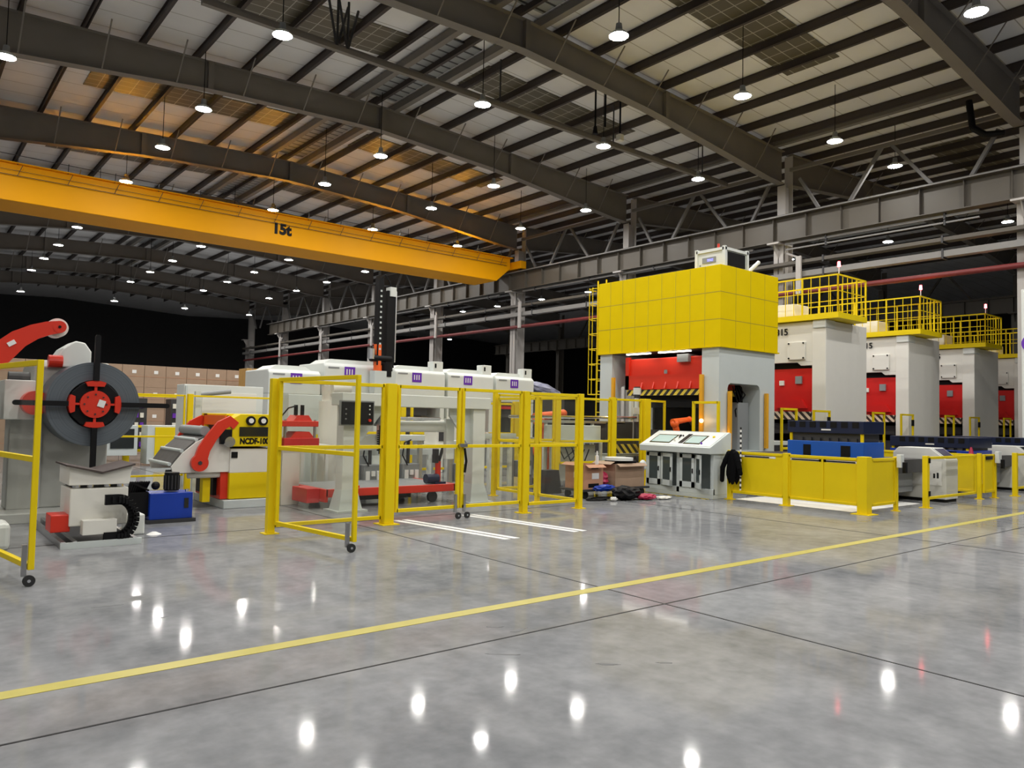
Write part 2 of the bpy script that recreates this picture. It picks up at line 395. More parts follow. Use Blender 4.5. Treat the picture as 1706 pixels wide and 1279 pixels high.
# suspended conduit beam under the roof with its hangers
t = thing('conduit_beam', 'thin dark beam hung under the roof crossing the purlins, with hanger rods', 'beam', (15, 18, 11.0))
B().box(5.2, 25.6, 17.93, 18.07, 11.0, 11.12).box(5.2, 25.6, 17.98, 18.02, 11.12, 11.2).build('rail', 'beam', t)
b = B()
for x in (8.6, 8.9):
    for dx in (-.45, .0, .4): b.cyl((x, 18, 11.1), (x+dx, 18+dx*.6, 12.4), .035, seg=8)
for x in (14, 19, 24): b.cyl((x, 18, 11.1), (x, 18, 12.5), .025, seg=8)
b.build('hanger', 'dark', t)
# hoist cables and pendants by the second rafter
for i, (x, y, z0, lab) in enumerate(((17.0, 16.9, 10.9, 'thin black drop rod under the rafter, longest of the cluster'), (17.45, 16.9, 11.0, 'thin black drop rod in the middle of the rod cluster'), (18.15, 16.9, 10.9, 'black drop rod carrying a small pale box'))):
    t = thing('drop_rod', lab, 'rod', (x, y, z0), 'drop rods by the rafter')
    B().cyl((x, y, z0), (x, y, 12.4), .03, seg=8).build('rod', 'black', t)
    if i == 2: B().box(x-.09, x+.09, y-.09, y+.09, z0-.18, z0+.02).build('box', 'cream', t)
    if i == 0: B().cyl((x, y, z0-.25), (x, y, z0), .09, .05, 12).build('camera_head', 'black', t)
t = tag(B().tube([(26.0, 9.3, 11.9), (26.0, 9.2, 11.0), (26.15, 8.9, 10.75), (26.3, 8.4, 10.7)], .1, 12).build('drain_pipe', 'black', loc=(27, 9, 11)), 'black elbowed drain pipe beside the white column top at the right', 'pipe')

# rails, trays and pipes carried along the column line
def run(name, X, z, y0, y1, wd, h, m, label, cat, br=True):
    t = thing(name, label, cat, (X, y0, z))
    B().box(X-wd/2, X+wd/2, y0, y1, z, z+h).build('rail' if 'rail' in name else 'body', m, t)
    if br:
        y = y0+1
        while y < y1: B().box(X-wd/2-.02, X+wd/2+.02, y-.03, y+.03, z-.06, z+h+.06).build('clamp', 'dark', t); y += 4
    return t
run('conductor_rail', 25.95, 8.31, 9, 15.6, .08, .07, 'brace', 'pale conductor rail slung under the crane runway, near stretch', 'rail')
run('conductor_rail', 25.95, 8.11, 9, 15.6, .06, .05, 'brace', 'slimmer pale rail hung just below the near conductor rail', 'rail')
run('conductor_rail', 25.95, 8.31, 17, 31, .08, .07, 'brace', 'pale conductor rail under the runway behind the yellow press', 'rail')
run('conductor_rail', 25.95, 8.31, 33, 56, .08, .07, 'brace', 'pale conductor rail under the runway behind the crane end', 'rail')
run('cable_tray', 25.9, 7.5, 5, 72, .35, .12, 'girder', 'long grey cable tray bracketed off the columns, upper of two', 'tray')
run('cable_duct', 25.9, 7.0, 5, 72, .3, .2, 'ductgrey', 'long grey duct bracketed off the columns under the cable tray', 'duct')
t = thing('fire_pipe', 'long dark red fire pipe along the column line', 'pipe', (25.95, 5, 6.4))
B().cyl((25.95, 5, 6.46), (25.95, 72, 6.46), .09).build('pipe', 'redpipe', t)
for i in range(1, 9):
    y = 8*i
    t = tag(B().bar((26.25, y-.2, 8.1), (25.7, y-1.1, 7.7), .09, .05).box(25.62, 25.70, y-1.2, y-1.0, 6.35, 7.75).build('pipe_bracket', 'column', loc=(25.6, y, 7.5)),
            'slanting bracket tying tray and pipe to the %s runway column' % (['nearest', 'second', 'third', 'fourth', 'fifth', 'sixth', 'seventh', 'eighth'][i-1]), 'bracket', 'pipe brackets on the runway columns')

# overhead crane
t = thing('overhead_crane', 'long orange-yellow overhead crane girder marked 15t spanning the hall', 'crane', (13, 32, 8.8))
g = B().prism([(.9, 8.83), (24.7, 8.83), (25.6, 9.58), (25.6, 10.14), (.9, 10.14)], 'y', 31.7, 33.7).build('girder', 'crane', t, bevel=.02)
B().box(.9, 25.7, 31.55, 33.85, 10.14, 10.18).build('top_flange', 'crane', t)
B().box(25.75, 26.15, 31.0, 34.6, 9.56, 9.98).build('end_carriage', 'crane', t, bevel=.03)
B().box(-.3, .5, 30.0, 35.2, 9.5, 9.95).build('end_carriage', 'crane', t, bevel=.03)
for x in (25.95, .1):
    for y in (31.3, 34.3): B().cyl((x-.08, y, 9.67), (x+.08, y, 9.67), .16).build('wheel', 'dark', t)
b = B(); b.cyl((.9, 31.5, 10.42), (25.3, 31.5, 10.30), .012, seg=6).cyl((.9, 31.62, 9.72), (25.3, 31.62, 9.72), .012, seg=6).cyl((.9, 31.62, 9.9), (25.3, 31.62, 9.86), .008, seg=6)
x = 1.6
while x < 25.3: b.cyl((x, 31.6, 10.1), (x, 31.5, 10.45), .014, seg=6).cyl((x, 31.6, 9.7), (x+.15, 31.55, 10.1), .01, seg=6); x += 1.55
b.build('guide_wire', 'dark', t)
text('lettering', '15t', .62, (12.85, 31.69, 9.5), FY, 'black', t, .004, .055)
text('lettering', '15t', .62, (12.85, 33.71, 9.5), (R(90), 0, R(180)), 'black', t, .004, .03)

# high-bay lamps
def lamp(label, group):
    t = thing('high_bay_lamp', label, 'lamp', (0, 0, 0), group)
    B().cyl((0, 0, .12), (0, 0, .30), .09, .07, 12).build('housing', 'grey', t)
    b = B(); seg = 20
    r = [(.09, .13), (.17, .09), (.23, .0)]
    L = [[b.bm.verts.new((q*math.cos(2*math.pi*i/seg), q*math.sin(2*math.pi*i/seg), z)) for i in range(seg)] for q, z in r]
    for A, C in zip(L[:-1], L[1:]):
        for i in range(seg): b.bm.faces.new((A[i], A[(i+1) % seg], C[(i+1) % seg], C[i]))
    b.bm.faces.new(L[0]); b.build('reflector', 'white', t)
    b = B(); L = [[b.bm.verts.new((q*math.cos(2*math.pi*i/12), q*math.sin(2*math.pi*i/12), z)) for i in range(12)] for q, z in ((.228, .004), (.12, -.004), (.06, -.006))]
    for A, C in zip(L[:-1], L[1:]):
        for i in range(12): b.bm.faces.new((A[i], A[(i+1) % 12], C[(i+1) % 12], C[i]))
    b.bm.faces.new(L[2]); b.build('lens', 'lens', t)
    B().cyl((0, 0, .30), (0, 0, 1.3), .012, seg=6).build('cable', 'black', t)
    return t
LX = [1.95, 6.9, 12.9, 17.9, 22.95]; LY = [-5.0, .9, 6.25, 12.1, 17.4, 23.3, 27.7, 32.9, 37.9, 43.0, 48.45, 53.5, 58.7]
LROW = {1.95: 'leftmost lamp line', 6.9: 'fourth lamp line from the crane runway', 12.9: 'lamp line under the roof ridge', 17.9: 'second lamp line from the crane runway', 22.95: 'lamp line nearest the crane runway', -5: 'lamp line behind the camera', -10: 'lamp line at the left wall', 38: 'lamp line of the next bay', 27: 'lamp line just past the runway'}
ORD = ['nearest', 'second', 'third', 'fourth', 'fifth', 'sixth', 'seventh', 'eighth', 'ninth', 'tenth', 'eleventh', 'twelfth', 'thirteenth', 'fourteenth']
CM = SC.camera.matrix_world.inverted()
def in_view(p):
    q = CM @ Vector(p)
    return q.z < 0 and abs(q.x/-q.z) < 853/1269.2 and abs(q.y/-q.z) < 640/1269.2
CAB = {}
def place_lamp(x, y, z, key, cnt):
    c = copy_tree(first); c.location = (x, y, z)
    h = rtop(x)+.25-z
    for ch in c.children:
        if ch.name.startswith('cable'):
            k = round(h, 2)
            if k not in CAB:
                me = ch.data.copy()
                for v in me.vertices:
                    if v.co.z > 1: v.co.z = k
                CAB[k] = me
            ch.data = CAB[k]
    if in_view((x, y, z)):
        c['label'] = 'lit high-bay lamp, %s in the %s' % (ORD[cnt.get(key, 0)], LROW[key]); cnt[key] = cnt.get(key, 0)+1
    else: c['label'] = 'lit high-bay lamp outside the photographed part of the roof'
    c['group'] = 'high-bay lamps of the next bay' if key in (38, 27) else 'high-bay lamps of the main hall'
first = lamp('lit high-bay lamp outside the photographed part of the roof', 'high-bay lamps of the main hall'); first.location = (-5, -8, 10.6)
bpy.context.view_layer.update()
CM = SC.camera.matrix_world.inverted()
cnt = {}
for x in LX:
    for y in LY:
        if x == 1.95 and y > 30: continue
        place_lamp(x, y, 10.6 if y < 60 else 9.8, x, cnt)
for x in (-5, -10):
    for y in (-5, 3, 12): place_lamp(x, y, 10.6, x, cnt)
for x, y, k in ((6.9, 63.6, 6.9), (12.9, 63.6, 12.9), (18.0, 63.6, 17.9), (23.2, 63.6, 22.95)): place_lamp(x, y, 9.75, k, cnt)
for x, y, z in ((27.15, 12.1, 10.75), (37.5, 11.9, 10.6), (37.6, 17.1, 10.6), (38, 22.6, 10.6), (38.1, 38.3, 10.6), (38.1, 43.3, 10.6), (38, 48.6, 10.6), (37.9, 53.3, 10.6), (44.5, 64.8, 9.5), (44, 70, 9.8)):
    place_lamp(x, y, z, 27 if x < 30 else 38, cnt)

# ------------------------------------------------------------------ fences
def rect_frame(b, p0, p1, z0, z1, wd=.05, mids=()):
    p0 = Vector(p0); p1 = Vector(p1)
    def P(p, z): return (p.x, p.y, z)
    b.bar(P(p0, z0), P(p0, z1), wd, wd).bar(P(p1, z0), P(p1, z1), wd, wd)
    for z in (z0+wd/2, z1-wd/2, *mids): b.bar(P(p0, z), P(p1, z), wd, wd)
    return b
def sheet(b, p0, p1, z0, z1, th=.006):
    p0 = Vector(p0); p1 = Vector(p1); d = (p1-p0); L = d.length; a = math.atan2(d.y, d.x); c = (p0+p1)/2
    b.box(c.x-L/2, c.x+L/2, c.y-th/2, c.y+th/2, z0, z1, Matrix.Rotation(a, 3, 'Z')); return b
def panel(label, p0, p1, z0=.06, z1=2.05, mids=(1.13,), solid=False, posts=(), pw=.08, wd=.05, name='safety_fence', group=None, fill=True, castor=None):
    c = ((p0[0]+p1[0])/2, (p0[1]+p1[1])/2, 0)
    t = thing(name, label, 'gate' if 'gate' in name else 'fence', c, group)
    rect_frame(B(), p0, p1, z0, z1, wd, mids).build('frame', 'yellow', t, bevel=.004)
    if fill: sheet(B(), p0, p1, z0+wd, z1-wd*1.0).build('infill_panel', 'yellow' if solid else 'clear', t)
    for (x, y, w_, zz) in posts:
        q = B().box(x-w_/2, x+w_/2, y-w_/2, y+w_/2, .012, zz).build('post', 'yellow', t, bevel=.005)
        B().box(x-w_*.95, x+w_*.95, y-w_*.95, y+w_*.95, 0, .012).build('foot_plate', 'yellow', q)
    if castor:
        x, y = castor
        k = B().box(x-.02, x+.02, y-.02, y+.02, z0-.06, z0+.22).build('castor_bracket', 'steel', t)
        B().cyl((x+.04, y-.045, .05), (x+.04, y-.015, .05), .05, seg=20).build('castor_wheel', 'rubber', k)
        B().cyl((x+.04, y-.048, .05), (x+.04, y-.012, .05), .014, seg=14).build('wheel_hub', 'alu', k)
    return t
# open gate leaves in front
panel('open yellow gate leaf cut off by the picture edge, on a black castor', (1.05, 8.03), (.78, 9.8), .15, 2.03, castor=(1.0, 8.06), name='fence_gate')
t = panel('open yellow gate leaf swung out towards the walkway, on a black castor', (4.25, 8.04), (4.02, 9.76), .12, 2.06, castor=(4.18, 8.07), name='fence_gate')
# main line at Y = 9.85
Y = 9.85
panel('tall yellow fence bay between the open leaf and the thick post', (4.02, Y), (5.62, Y), .08, 2.05, posts=((3.97, Y, .10, 2.05),))
t = thing('fence_post', 'thick yellow post left of the double gate', 'post', (5.72, Y, 0))
q = B().box(5.64, 5.80, Y-.09, Y+.07, .012, 2.06).build('post', 'yellow', t, bevel=.006)
B().box(5.58, 5.86, Y-.16, Y+.13, 0, .012).build('foot_plate', 'yellow', q)
panel('left leaf of the closed yellow double gate', (5.88, Y), (6.98, Y), .16, 2.05, castor=(6.93, Y-.03), name='fence_gate')
t = panel('right leaf of the closed yellow double gate', (7.06, Y), (8.26, Y), .16, 2.05, castor=(7.1, Y-.03), name='fence_gate')
B().box(6.96, 7.10, Y-.09, Y-.04, 1.12, 1.17).build('latch', 'steel', t)
B().tube([(7.05, Y-.08, 1.1), (7.08, Y-.09, .9), (7.06, Y-.08, .72)], .02).build('handle', 'black', t)
panel('tall yellow fence bay right of the double gate', (8.43, Y), (9.58, Y), .12, 2.04, posts=((8.35, Y, .11, 2.05), (9.65, Y, .10, 2.05)))
panel('yellow return fence behind the end post, nearer bay', (9.65, 9.93), (9.65, 10.93), .12, 2.0, posts=((9.65, 10.98, .08, 2.03),))
panel('yellow return fence behind the end post, farther bay', (9.65, 11.04), (9.65, 12.2), .12, 2.0)
Y = 12.3
panel('inner yellow fence bay behind the return fence', (9.7, Y), (11.25, Y), .12, 2.08, posts=((9.62, Y, .08, 2.1), (11.33, Y, .11, 2.1)))
panel('inner yellow fence bay behind the carton trolley', (11.42, Y), (13.0, Y), .6, 2.08, mids=(1.1,), posts=((13.1, Y, .13, 2.12),))
panel('inner yellow fence bay over the hazard striped table', (13.2, Y), (14.1, Y), .1, 2.1, posts=((14.25, Y, .2, 2.12),))
panel('narrow yellow fence leaf left of the control desk, top', (14.4, Y), (15.0, Y+.02), 1.1, 2.1, mids=())
panel('narrow amber-lit yellow frame at the corner of the big press', (14.9, 11.35), (14.9, 10.65), .1, 2.08, mids=(1.1,), wd=.06)

# low solid fence round the first die table
def lowpanel(label, p0, p1, slots, posts):
    t = panel(label, p0, p1, .14, 1.0, (), True, posts, name='low_fence')
    b = B(); ax = 'y' if abs(p0[0]-p1[0]) < .01 else 'x'
    for s in slots:
        if ax == 'y': b.box(p0[0]-.012, p0[0]-.004, s-.28, s+.28, .90, .925)
        else: b.box(s-.28, s+.28, p0[1]-.012, p0[1]-.004, .90, .925)
    b.build('slot', 'black', t)
    b = B()
    for s in slots:
        if ax == 'y': b.box(p0[0]-.009, p0[0]-.004, s-.42, s+.42, .895, .935)
    if len(slots): b.build('slot_rim', 'paper', t)
    return t
lowpanel('low solid yellow fence panel beside the black jacket', (13.62, 9.38), (13.62, 8.2), (8.8,), ((13.62, 9.43, .09, 1.02),))
t = lowpanel('low solid yellow fence panel ending at the thick corner post', (13.62, 8.08), (13.62, 6.72), (7.75, 7.05), ((13.62, 8.14, .11, 1.02),))
B().box(13.6, 13.64, 7.38, 7.42, .16, .98).build('stile', 'yellow', t)
t = thing('fence_post', 'thick yellow corner post of the low fence', 'post', (13.62, 6.6, 0))
q = B().box(13.52, 13.72, 6.52, 6.70, .012, 1.03).build('post', 'yellow', t, bevel=.006)
B().box(13.44, 13.80, 6.44, 6.78, 0, .012).build('foot_plate', 'yellow', q)
t = panel('low yellow fence end bay with a switch box on its post', (13.74, 6.55), (14.66, 6.55), .14, 1.0, (), True, ((14.72, 6.55, .07, 1.02),), name='low_fence')
B().box(14.64, 14.78, 6.42, 6.50, .82, 1.06).build('switch_box', 'white', t, bevel=.005)
B().box(14.70, 14.78, 6.36, 6.42, .72, .92).build('switch', 'black', t)
t = panel('low yellow gate frame in front of the first operator cabinet', (15.93, 6.48), (18.35, 6.48), .16, 1.0, (), False, ((15.87, 6.48, .10, 1.02),), name='low_gate')
for z in (.28, .93): B().box(15.86, 15.92, 6.41, 6.43, z-.05, z+.05).build('hinge', 'black', t)
lowpanel('low solid yellow fence panel behind the first operator cabinet', (19.0, 9.2), (19.0, 6.7), (), ((19.0, 6.62, .08, 1.02),))
t = panel('short low yellow fence bay with a dark label beside the second operator cabinet', (19.06, 6.55), (19.62, 6.55), .14, 1.0, (), True, ((19.68, 6.55, .08, .95),), name='low_fence')
B().box(19.1, 19.5, 6.515, 6.522, .88, .96).build('dark_label', 'black', t)
B().box(19.58, 19.76, 6.42, 6.5, .80, 1.06).build('switch_box', 'white', t, bevel=.005)
B().box(19.68, 19.76, 6.36, 6.42, .68, .88).build('switch', 'black', t)
panel('low yellow gate frame cut off by the right picture edge', (20.75, 6.45), (23.2, 6.45), .16, 1.0, (), False, ((20.7, 6.45, .10, 1.02),), name='low_gate')

# operator cabinets behind the low gates
def cabinet(x, label):
    t = thing('operator_cabinet', label, 'cabinet', (x, 7.2, 0), 'operator cabinets by the low gates')
    B().prism([(6.68, .06), (7.78, .06), (7.78, 1.02), (7.66, 1.14), (7.0, 1.14), (6.68, .90)], 'x', x, x+.62).build('body', 'cabgrey', t, bevel=.012)
    B().box(x+.02, x+.64, 6.72, 7.74, 0, .06).build('plinth', 'black', t)
    B().prism([(6.74, .953), (6.95, 1.11), (6.94, 1.125), (6.73, .968)], 'x', x+.08, x+.54).build('control_panel', 'screen', t)
    B().prism([(6.70, .925), (6.98, 1.135), (6.975, 1.142), (6.695, .932)], 'x', x+.04, x+.58).build('panel_rim', 'white', t)
    return t
c1 = cabinet(17.35, 'pale grey operator cabinet behind the low gate, with an instruction sheet on it')
t = thing('instruction_sheet', 'white instruction sheet with dark figures on the first operator cabinet', 'notice', (17.33, 7.0, .6))
B().box(17.335, 17.345, 6.76, 7.5, .35, .86).build('sheet', 'paper', t)
B().cyl((17.33, 7.1, .72), (17.334, 7.1, .72), .06, seg=20).box(17.33, 17.334, 7.36, 7.42, .5, .66).box(17.33, 17.334, 6.82, 6.86, .5, .62).box(17.33, 17.334, 6.89, 6.93, .5, .6).build('figures', 'black', t)
cabinet(22.55, 'pale grey operator cabinet at the right picture edge behind the second low gate')

# ------------------------------------------------------------------ big presses
def logo_text(parent, body, loc, size): text('lettering', body, size, loc, FX, 'black', parent, .004, .02)
def press_big():
    X0, X1, Y0, Y1 = 15.4, 17.8, 11.0, 14.95
    t = thing('transfer_press', 'big light grey press with yellow panel cladded top, nearest of the press line', 'press', ((X0+X1)/2, 13, 0))
    # uprights with side windows
    for ya, yb in ((Y0, Y0+.5), (Y1-.45, Y1)):
        b = B()
        b.box(X0, 15.75, ya, yb, 0, 3.42).box(17.13, X1, ya, yb, 0, 3.42).box(15.75, 17.13, ya, yb, 2.55, 3.42).box(15.75, 17.13, ya, yb, 0, .9)
        b.prism([(15.75, 2.55), (15.87, 2.55), (15.79, 2.51), (15.75, 2.43)], 'y', ya, yb).prism([(17.13, 2.55), (17.13, 2.43), (17.09, 2.51), (17.01, 2.55)], 'y', ya, yb)
        b.build('upright', 'lgrey', t)
    B().box(16.55, 17.0, Y0+.25, Y0+.55, .5, 2.1).build('inner_column', 'grey', t)
    B().box(X0+.02, X1-.02, Y0+.02, Y1-.02, 3.38, 3.5).build('crown_floor', 'dark', t)
    B().box(16.0, 17.2, 11.6, 14.5, .5, 1.05).build('bolster', 'dark', t)
    B().box(17.2, 17.3, 11.5, 14.5, 1.0, 3.4).build('rear_guard', 'black', t)
    cl = B().box(X0-.05, X1+.05, Y0-.06, Y1+.05, 3.42, 5.40).build('cladding', 'clad', t, bevel=.01)
    b = B()
    for k in range(1, 3): z = 3.42+1.98*k/3; b.box(X0-.053, X0-.049, Y0-.06, Y1+.05, z-.009, z+.009).box(X0-.05, X1+.05, Y0-.063, Y0-.059, z-.009, z+.009)
    for k in range(1, 9): y = Y0-.06+4.06*k/9; b.box(X0-.053, X0-.049, y-.006, y+.006, 3.42, 5.4)
    for k in range(1, 4): x = X0-.05+2.5*k/4; b.box(x-.006, x+.006, Y0-.063, Y0-.059, 3.42, 5.4)
    b.build('panel_seam', mat('seam', (.42, .32, .01), .6), cl)
    B().box(X0-.08, X1+.08, Y0-.09, Y1+.06, 3.40, 3.43).build('skirt', 'clad', t)
    s = B().prism([(11.58, 2.42), (14.12, 2.42), (14.12, 3.25), (11.58, 3.25)], 'x', 15.62, 16.9).build('slide', 'red', t, bevel=.02)
    b = B().box(15.56, 15.63, 11.55, 14.15, 2.42, 2.80).box(15.56, 15.64, 14.02, 14.15, 2.42, 3.3).box(15.56, 15.64, 11.52, 11.62, 2.42, 3.3)
    for y in (11.95, 12.35, 12.75, 13.15, 13.55): b.prism([(15.5, 2.44), (15.6, 2.44), (15.6, 2.72)], 'y', y-.02, y+.02)
    b.build('slide_rib', 'red', s)
    B().box(15.55, 15.56, 12.7, 12.8, 2.82, 2.92).build('plate', 'grey', s)
    B().box(15.58, 16.95, 11.6, 14.1, 2.26, 2.41).build('warning_stripe', 'hazard', s)
    B().box(15.75, 16.9, 11.7, 13.9, 1.95, 2.26).build('upper_die', 'black', s)
    B().box(15.75, 16.9, 11.8, 13.9, 1.05, 1.35).build('lower_die', 'dark', t)
    for y0, y1 in ((13.2, 14.0), (11.9, 12.9)): B().box(15.42, 15.5, y0, y1, 3.35, 3.38).build('work_light', 'tube', t)
    B().box(15.5, 15.9, 12.0, 12.35, 3.1, 3.3).build('lamp_head', 'grey', t)
    for x in (15.72, 17.3): B().box(x, x+.10, Y0-.09, Y0-.02, .95, 2.35).build('light_curtain', mat('curtain_orange', (.80, .40, .02), .4), t, bevel=.004)
    for y in (11.42, 14.35): B().box(X0-.09, X0-.01, y, y+.09, 1.1, 2.75).build('light_curtain', mat('curtain_orange', (.80, .40, .02), .4), t, bevel=.004)
    B().ball((15.2, 11.35, 1.62), .05).build('amber_lamp', 'amber', t)
    B().ball((15.62, Y0-.1, 1.3), .035).build('amber_lamp', 'amber', t)
    b = B()
    for k in range(4): b.tube([(16.4+.1*k, 11.3, 2.5), (16.5+.12*k, 11.25, 2.15+.05*k), (16.75-.08*k, 11.3, 1.9), (16.7, 11.3, 1.3)], .018, 6)
    b.build('hose', 'black', t)
    return t
press_big()
t = thing('ventilation_unit', 'white box with dark screen standing on the yellow press top', 'cabinet', (16.1, 11.5, 5.4))
B().box(15.72, 16.66, 11.1, 11.92, 5.42, 5.86).build('body', 'white', t)
b = B()
for x, y in ((15.72, 11.1), (16.66, 11.1), (15.72, 11.92), (16.66, 11.92)): b.box(x-.04, x+.04, y-.04, y+.04, 5.40, 5.93)
b.box(15.70, 16.68, 11.06, 11.14, 5.83, 5.9).box(15.68, 15.74, 11.1, 11.92, 5.83, 5.9).box(16.64, 16.68, 11.1, 11.92, 5.83, 5.9).build('frame', 'white', t)
B().box(15.84, 16.56, 11.075, 11.09, 5.46, 5.80).build('dark_screen', 'black', t)
B().box(15.70, 15.715, 11.42, 11.6, 5.60, 5.66).build('display', 'bluelit', t)
B().box(15.70, 15.715, 11.35, 11.75, 5.56, 5.7).box(15.70, 15.715, 11.8, 11.83, 5.5, 5.54).build('control_strip', 'grey', t)
B().cyl((15.72, 11.28, 5.86), (15.72, 11.28, 6.0), .03).build('warning_lamp', 'red', t)
tag(B().cyl((16.95, 11.3, 5.42), (17.5, 11.3, 5.8), .05).build('exhaust_tube', 'white', loc=(17, 11.3, 5.42)), 'slanting white tube on the yellow press top', 'tube')
# caged ladder
t = thing('caged_ladder', 'yellow caged ladder on the far side of the yellow press', 'ladder', (15.65, 15.3, .02))
LD = .42
B().cyl((15.35+LD, 15.12, .02), (15.35+LD, 15.12, 5.6), .022).cyl((15.35+LD, 15.45, .02), (15.35+LD, 15.45, 5.6), .022).build('stile', 'yellow', t)
for k in range(17): B().cyl((15.35+LD, 15.12, .3+.3*k), (15.35+LD, 15.45, .3+.3*k), .014, seg=8).build('rung', 'yellow', t)
for k in range(8):
    z = 2.3+.43*k; B().tube([(15.35+LD, 15.05, z), (15.2+LD, 15.0, z), (15.02+LD, 15.1, z), (14.97+LD, 15.28, z), (15.02+LD, 15.46, z), (15.2+LD, 15.56, z), (15.35+LD, 15.52, z)], .013, 6).build('hoop', 'yellow', t)
for y, x in ((15.1, 15.02+LD), (15.28, 14.97+LD), (15.46, 15.02+LD)): B().cyl((x, y, 2.3), (x, y, 5.35), .011, seg=6).build('cage_bar', 'yellow', t)

def press_line():
    X0, X1, Y0, Y1 = 20.4, 22.8, 11.0, 15.0
    t = thing('stamping_press', 'cream stamping press marked -315, first behind the yellow-topped press', 'press', (21.6, 13, 0), 'cream stamping presses')
    ZT = 4.55
    b = B()
    b.box(X0, X1, Y0, Y0+.42, 0, ZT).build('upright', 'cream', t, bevel=.02)
    B().box(X0, X1, Y1-.42, Y1, 0, ZT).build('upright', 'cream', t, bevel=.02)
    b = B().box(X0+.03, X1-.03, Y0+.42, Y1-.42, 3.38, ZT).prism([(Y0+.42, 3.38), (Y0+.9, 3.38), (Y0+.78, 3.28), (Y0+.42, 3.28)], 'x', X0+.03, X1-.03)
    b.build('crown', 'cream', t, bevel=.01)
    B().box(X0-.05, X0+.5, Y0-.02, Y0+.38, ZT-.22, ZT+.02).build('corner_block', 'white', t, bevel=.03)
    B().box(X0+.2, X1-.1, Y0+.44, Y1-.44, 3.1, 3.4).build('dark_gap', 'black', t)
    s = B().box(X0+.12, X1-.2, Y0+.43, Y1-.43, 1.95, 3.2).build('slide', 'slide', t)
    B().box(X0+.08, X1-.2, Y0+.5, Y1-.5, 1.72, 1.95).build('warning_stripe', 'hazardred', s)
    B().box(X0+.08, X0+.13, 12.35, 12.5, 2.72, 2.86).build('nameplate', 'cream', s)
    B().box(X0+.07, X0+.13, 11.78, 11.98, 2.76, 2.98).build('nameplate', 'grey', s)
    B().prism([(11.6, 2.05), (12.6, 2.05), (12.3, 2.3), (11.75, 2.3)], 'x', X0+.02, X0+.12).build('bracket', 'slide', s)
    B().box(X0+.3, X1-.3, Y0+.5, Y1-.5, .5, 1.1).build('bolster', 'dark', t)
    B().box(X0+.35, X1-.35, Y0+.6, Y1-.6, 1.3, 1.6).build('die', 'dark', t)
    B().box(X1-.35, X1-.3, Y0+.45, Y1-.45, 0, 3.2).build('rear_guard', 'dark', t)
    p = B().box(X0-.03, X0+.03, 11.62, 12.18, 3.45, 3.98).build('cover_plate', 'cream', t, bevel=.02)
    b = B()
    for y in (11.67, 12.13):
        for z in (3.5, 3.93): b.cyl((X0-.05, y, z), (X0, y, z), .025, seg=10)
    b.build('bolt', 'black', p)
    logo_text(t, '-315', (X0-.0, 12.42, 4.28), .27)
    d = B().box(X0-.12, X0+1.55, Y0-.42, Y1-.1, ZT+.02, ZT+.18).build('deck', 'yellow', t)
    def rail(b, pa, pb, nb, zt):
        b.bar((*pa, zt), (*pb, zt), .04, .04).bar((*pa, zt-.45), (*pb, zt-.45), .02, .02)
        for i in range(nb+1):
            u = i/nb; x, y = pa[0]+(pb[0]-pa[0])*u, pa[1]+(pb[1]-pa[1])*u
            r = .04 if i % 4 == 0 else .016
            b.box(x-r/2, x+r/2, y-r/2, y+r/2, ZT+.18, zt)
    b = B(); ZR = 5.78; xa, xb, ya, yb = X0-.1, X0+1.5, Y0-.4, Y1-.12
    rail(b, (xa, yb), (xa, ya), 16, ZR); b.build('guard_rail', 'yellow', t)
    b = B(); rail(b, (xa, ya), (xb, ya), 6, ZR); b.build('guard_rail', 'yellow', t)
    b = B(); rail(b, (xb, ya), (xb, yb), 12, ZR); b.build('guard_rail', 'yellow', t)
    m = B().cyl((xa+.05, ya, ZR), (xa+.05, ya, ZR+.22), .014, seg=8).build('beacon_pole', 'white', t)
    B().cyl((xa+.05, ya, ZR+.22), (xa+.05, ya, ZR+.36), .045, .035, 12).build('beacon', 'beacon', m)
    B().box(X0+.4, X0+1.2, 12.2, 13.0, ZT+.18, ZT+.62).build('motor_box', 'cream', t, bevel=.02)
    return t
p2 = press_line()
for i, (dx, lb) in enumerate(((5.25, 'cream stamping press in the middle of the line, only the end of its number showing'), (10.75, 'shadowed cream stamping press, second before the white column casing'), (16.2, 'farthest cream stamping press, mostly hidden by the white column casing'))):
    copy_tree(p2, off=(dx, 0, 0), label=lb)

# guard frames between the presses
def gap_frames(xa, xb, who):
    panel('tall narrow yellow guard frame right of ' + who[0], (xa+.05, 10.85), (xa+.75, 10.85), .1, 2.0, (.95,), name='guard_fence', fill=False, wd=.055)
    t = panel('tall narrow yellow guard frame with switch left of ' + who[1], (xb-.95, 10.8), (xb-.12, 10.8), .1, 1.98, (.95,), name='guard_fence', fill=True, wd=.055)
    B().box(xb-.3, xb-.2, 10.72, 10.77, 1.6, 1.8).build('switch', 'black', t)
P = ['the big yellow-topped press', 'the press marked -315', 'the middle cream press', 'the shadowed press', 'the farthest press']
gap_frames(17.85, 20.35, P[0:2]); gap_frames(22.85, 25.6, P[1:3]); gap_frames(28.1, 31.1, P[2:4]); gap_frames(33.6, 36.5, P[3:5])
# transfer tables inside the gaps
for i, x in enumerate((18.3, 23.4, 28.8)):
    t = thing('transfer_table', 'low grey transfer table between ' + P[i] + ' and the next press', 'table', (x+.7, 12.6, 0))
    B().box(x, x+1.5, 11.6, 13.8, 1.0, 1.1).build('top', 'lgrey', t)
    for xx in (x+.1, x+1.4):
        for yy in (11.7, 13.7): B().box(xx-.04, xx+.04, yy-.04, yy+.04, 0, 1.0).build('leg', 'grey', t)

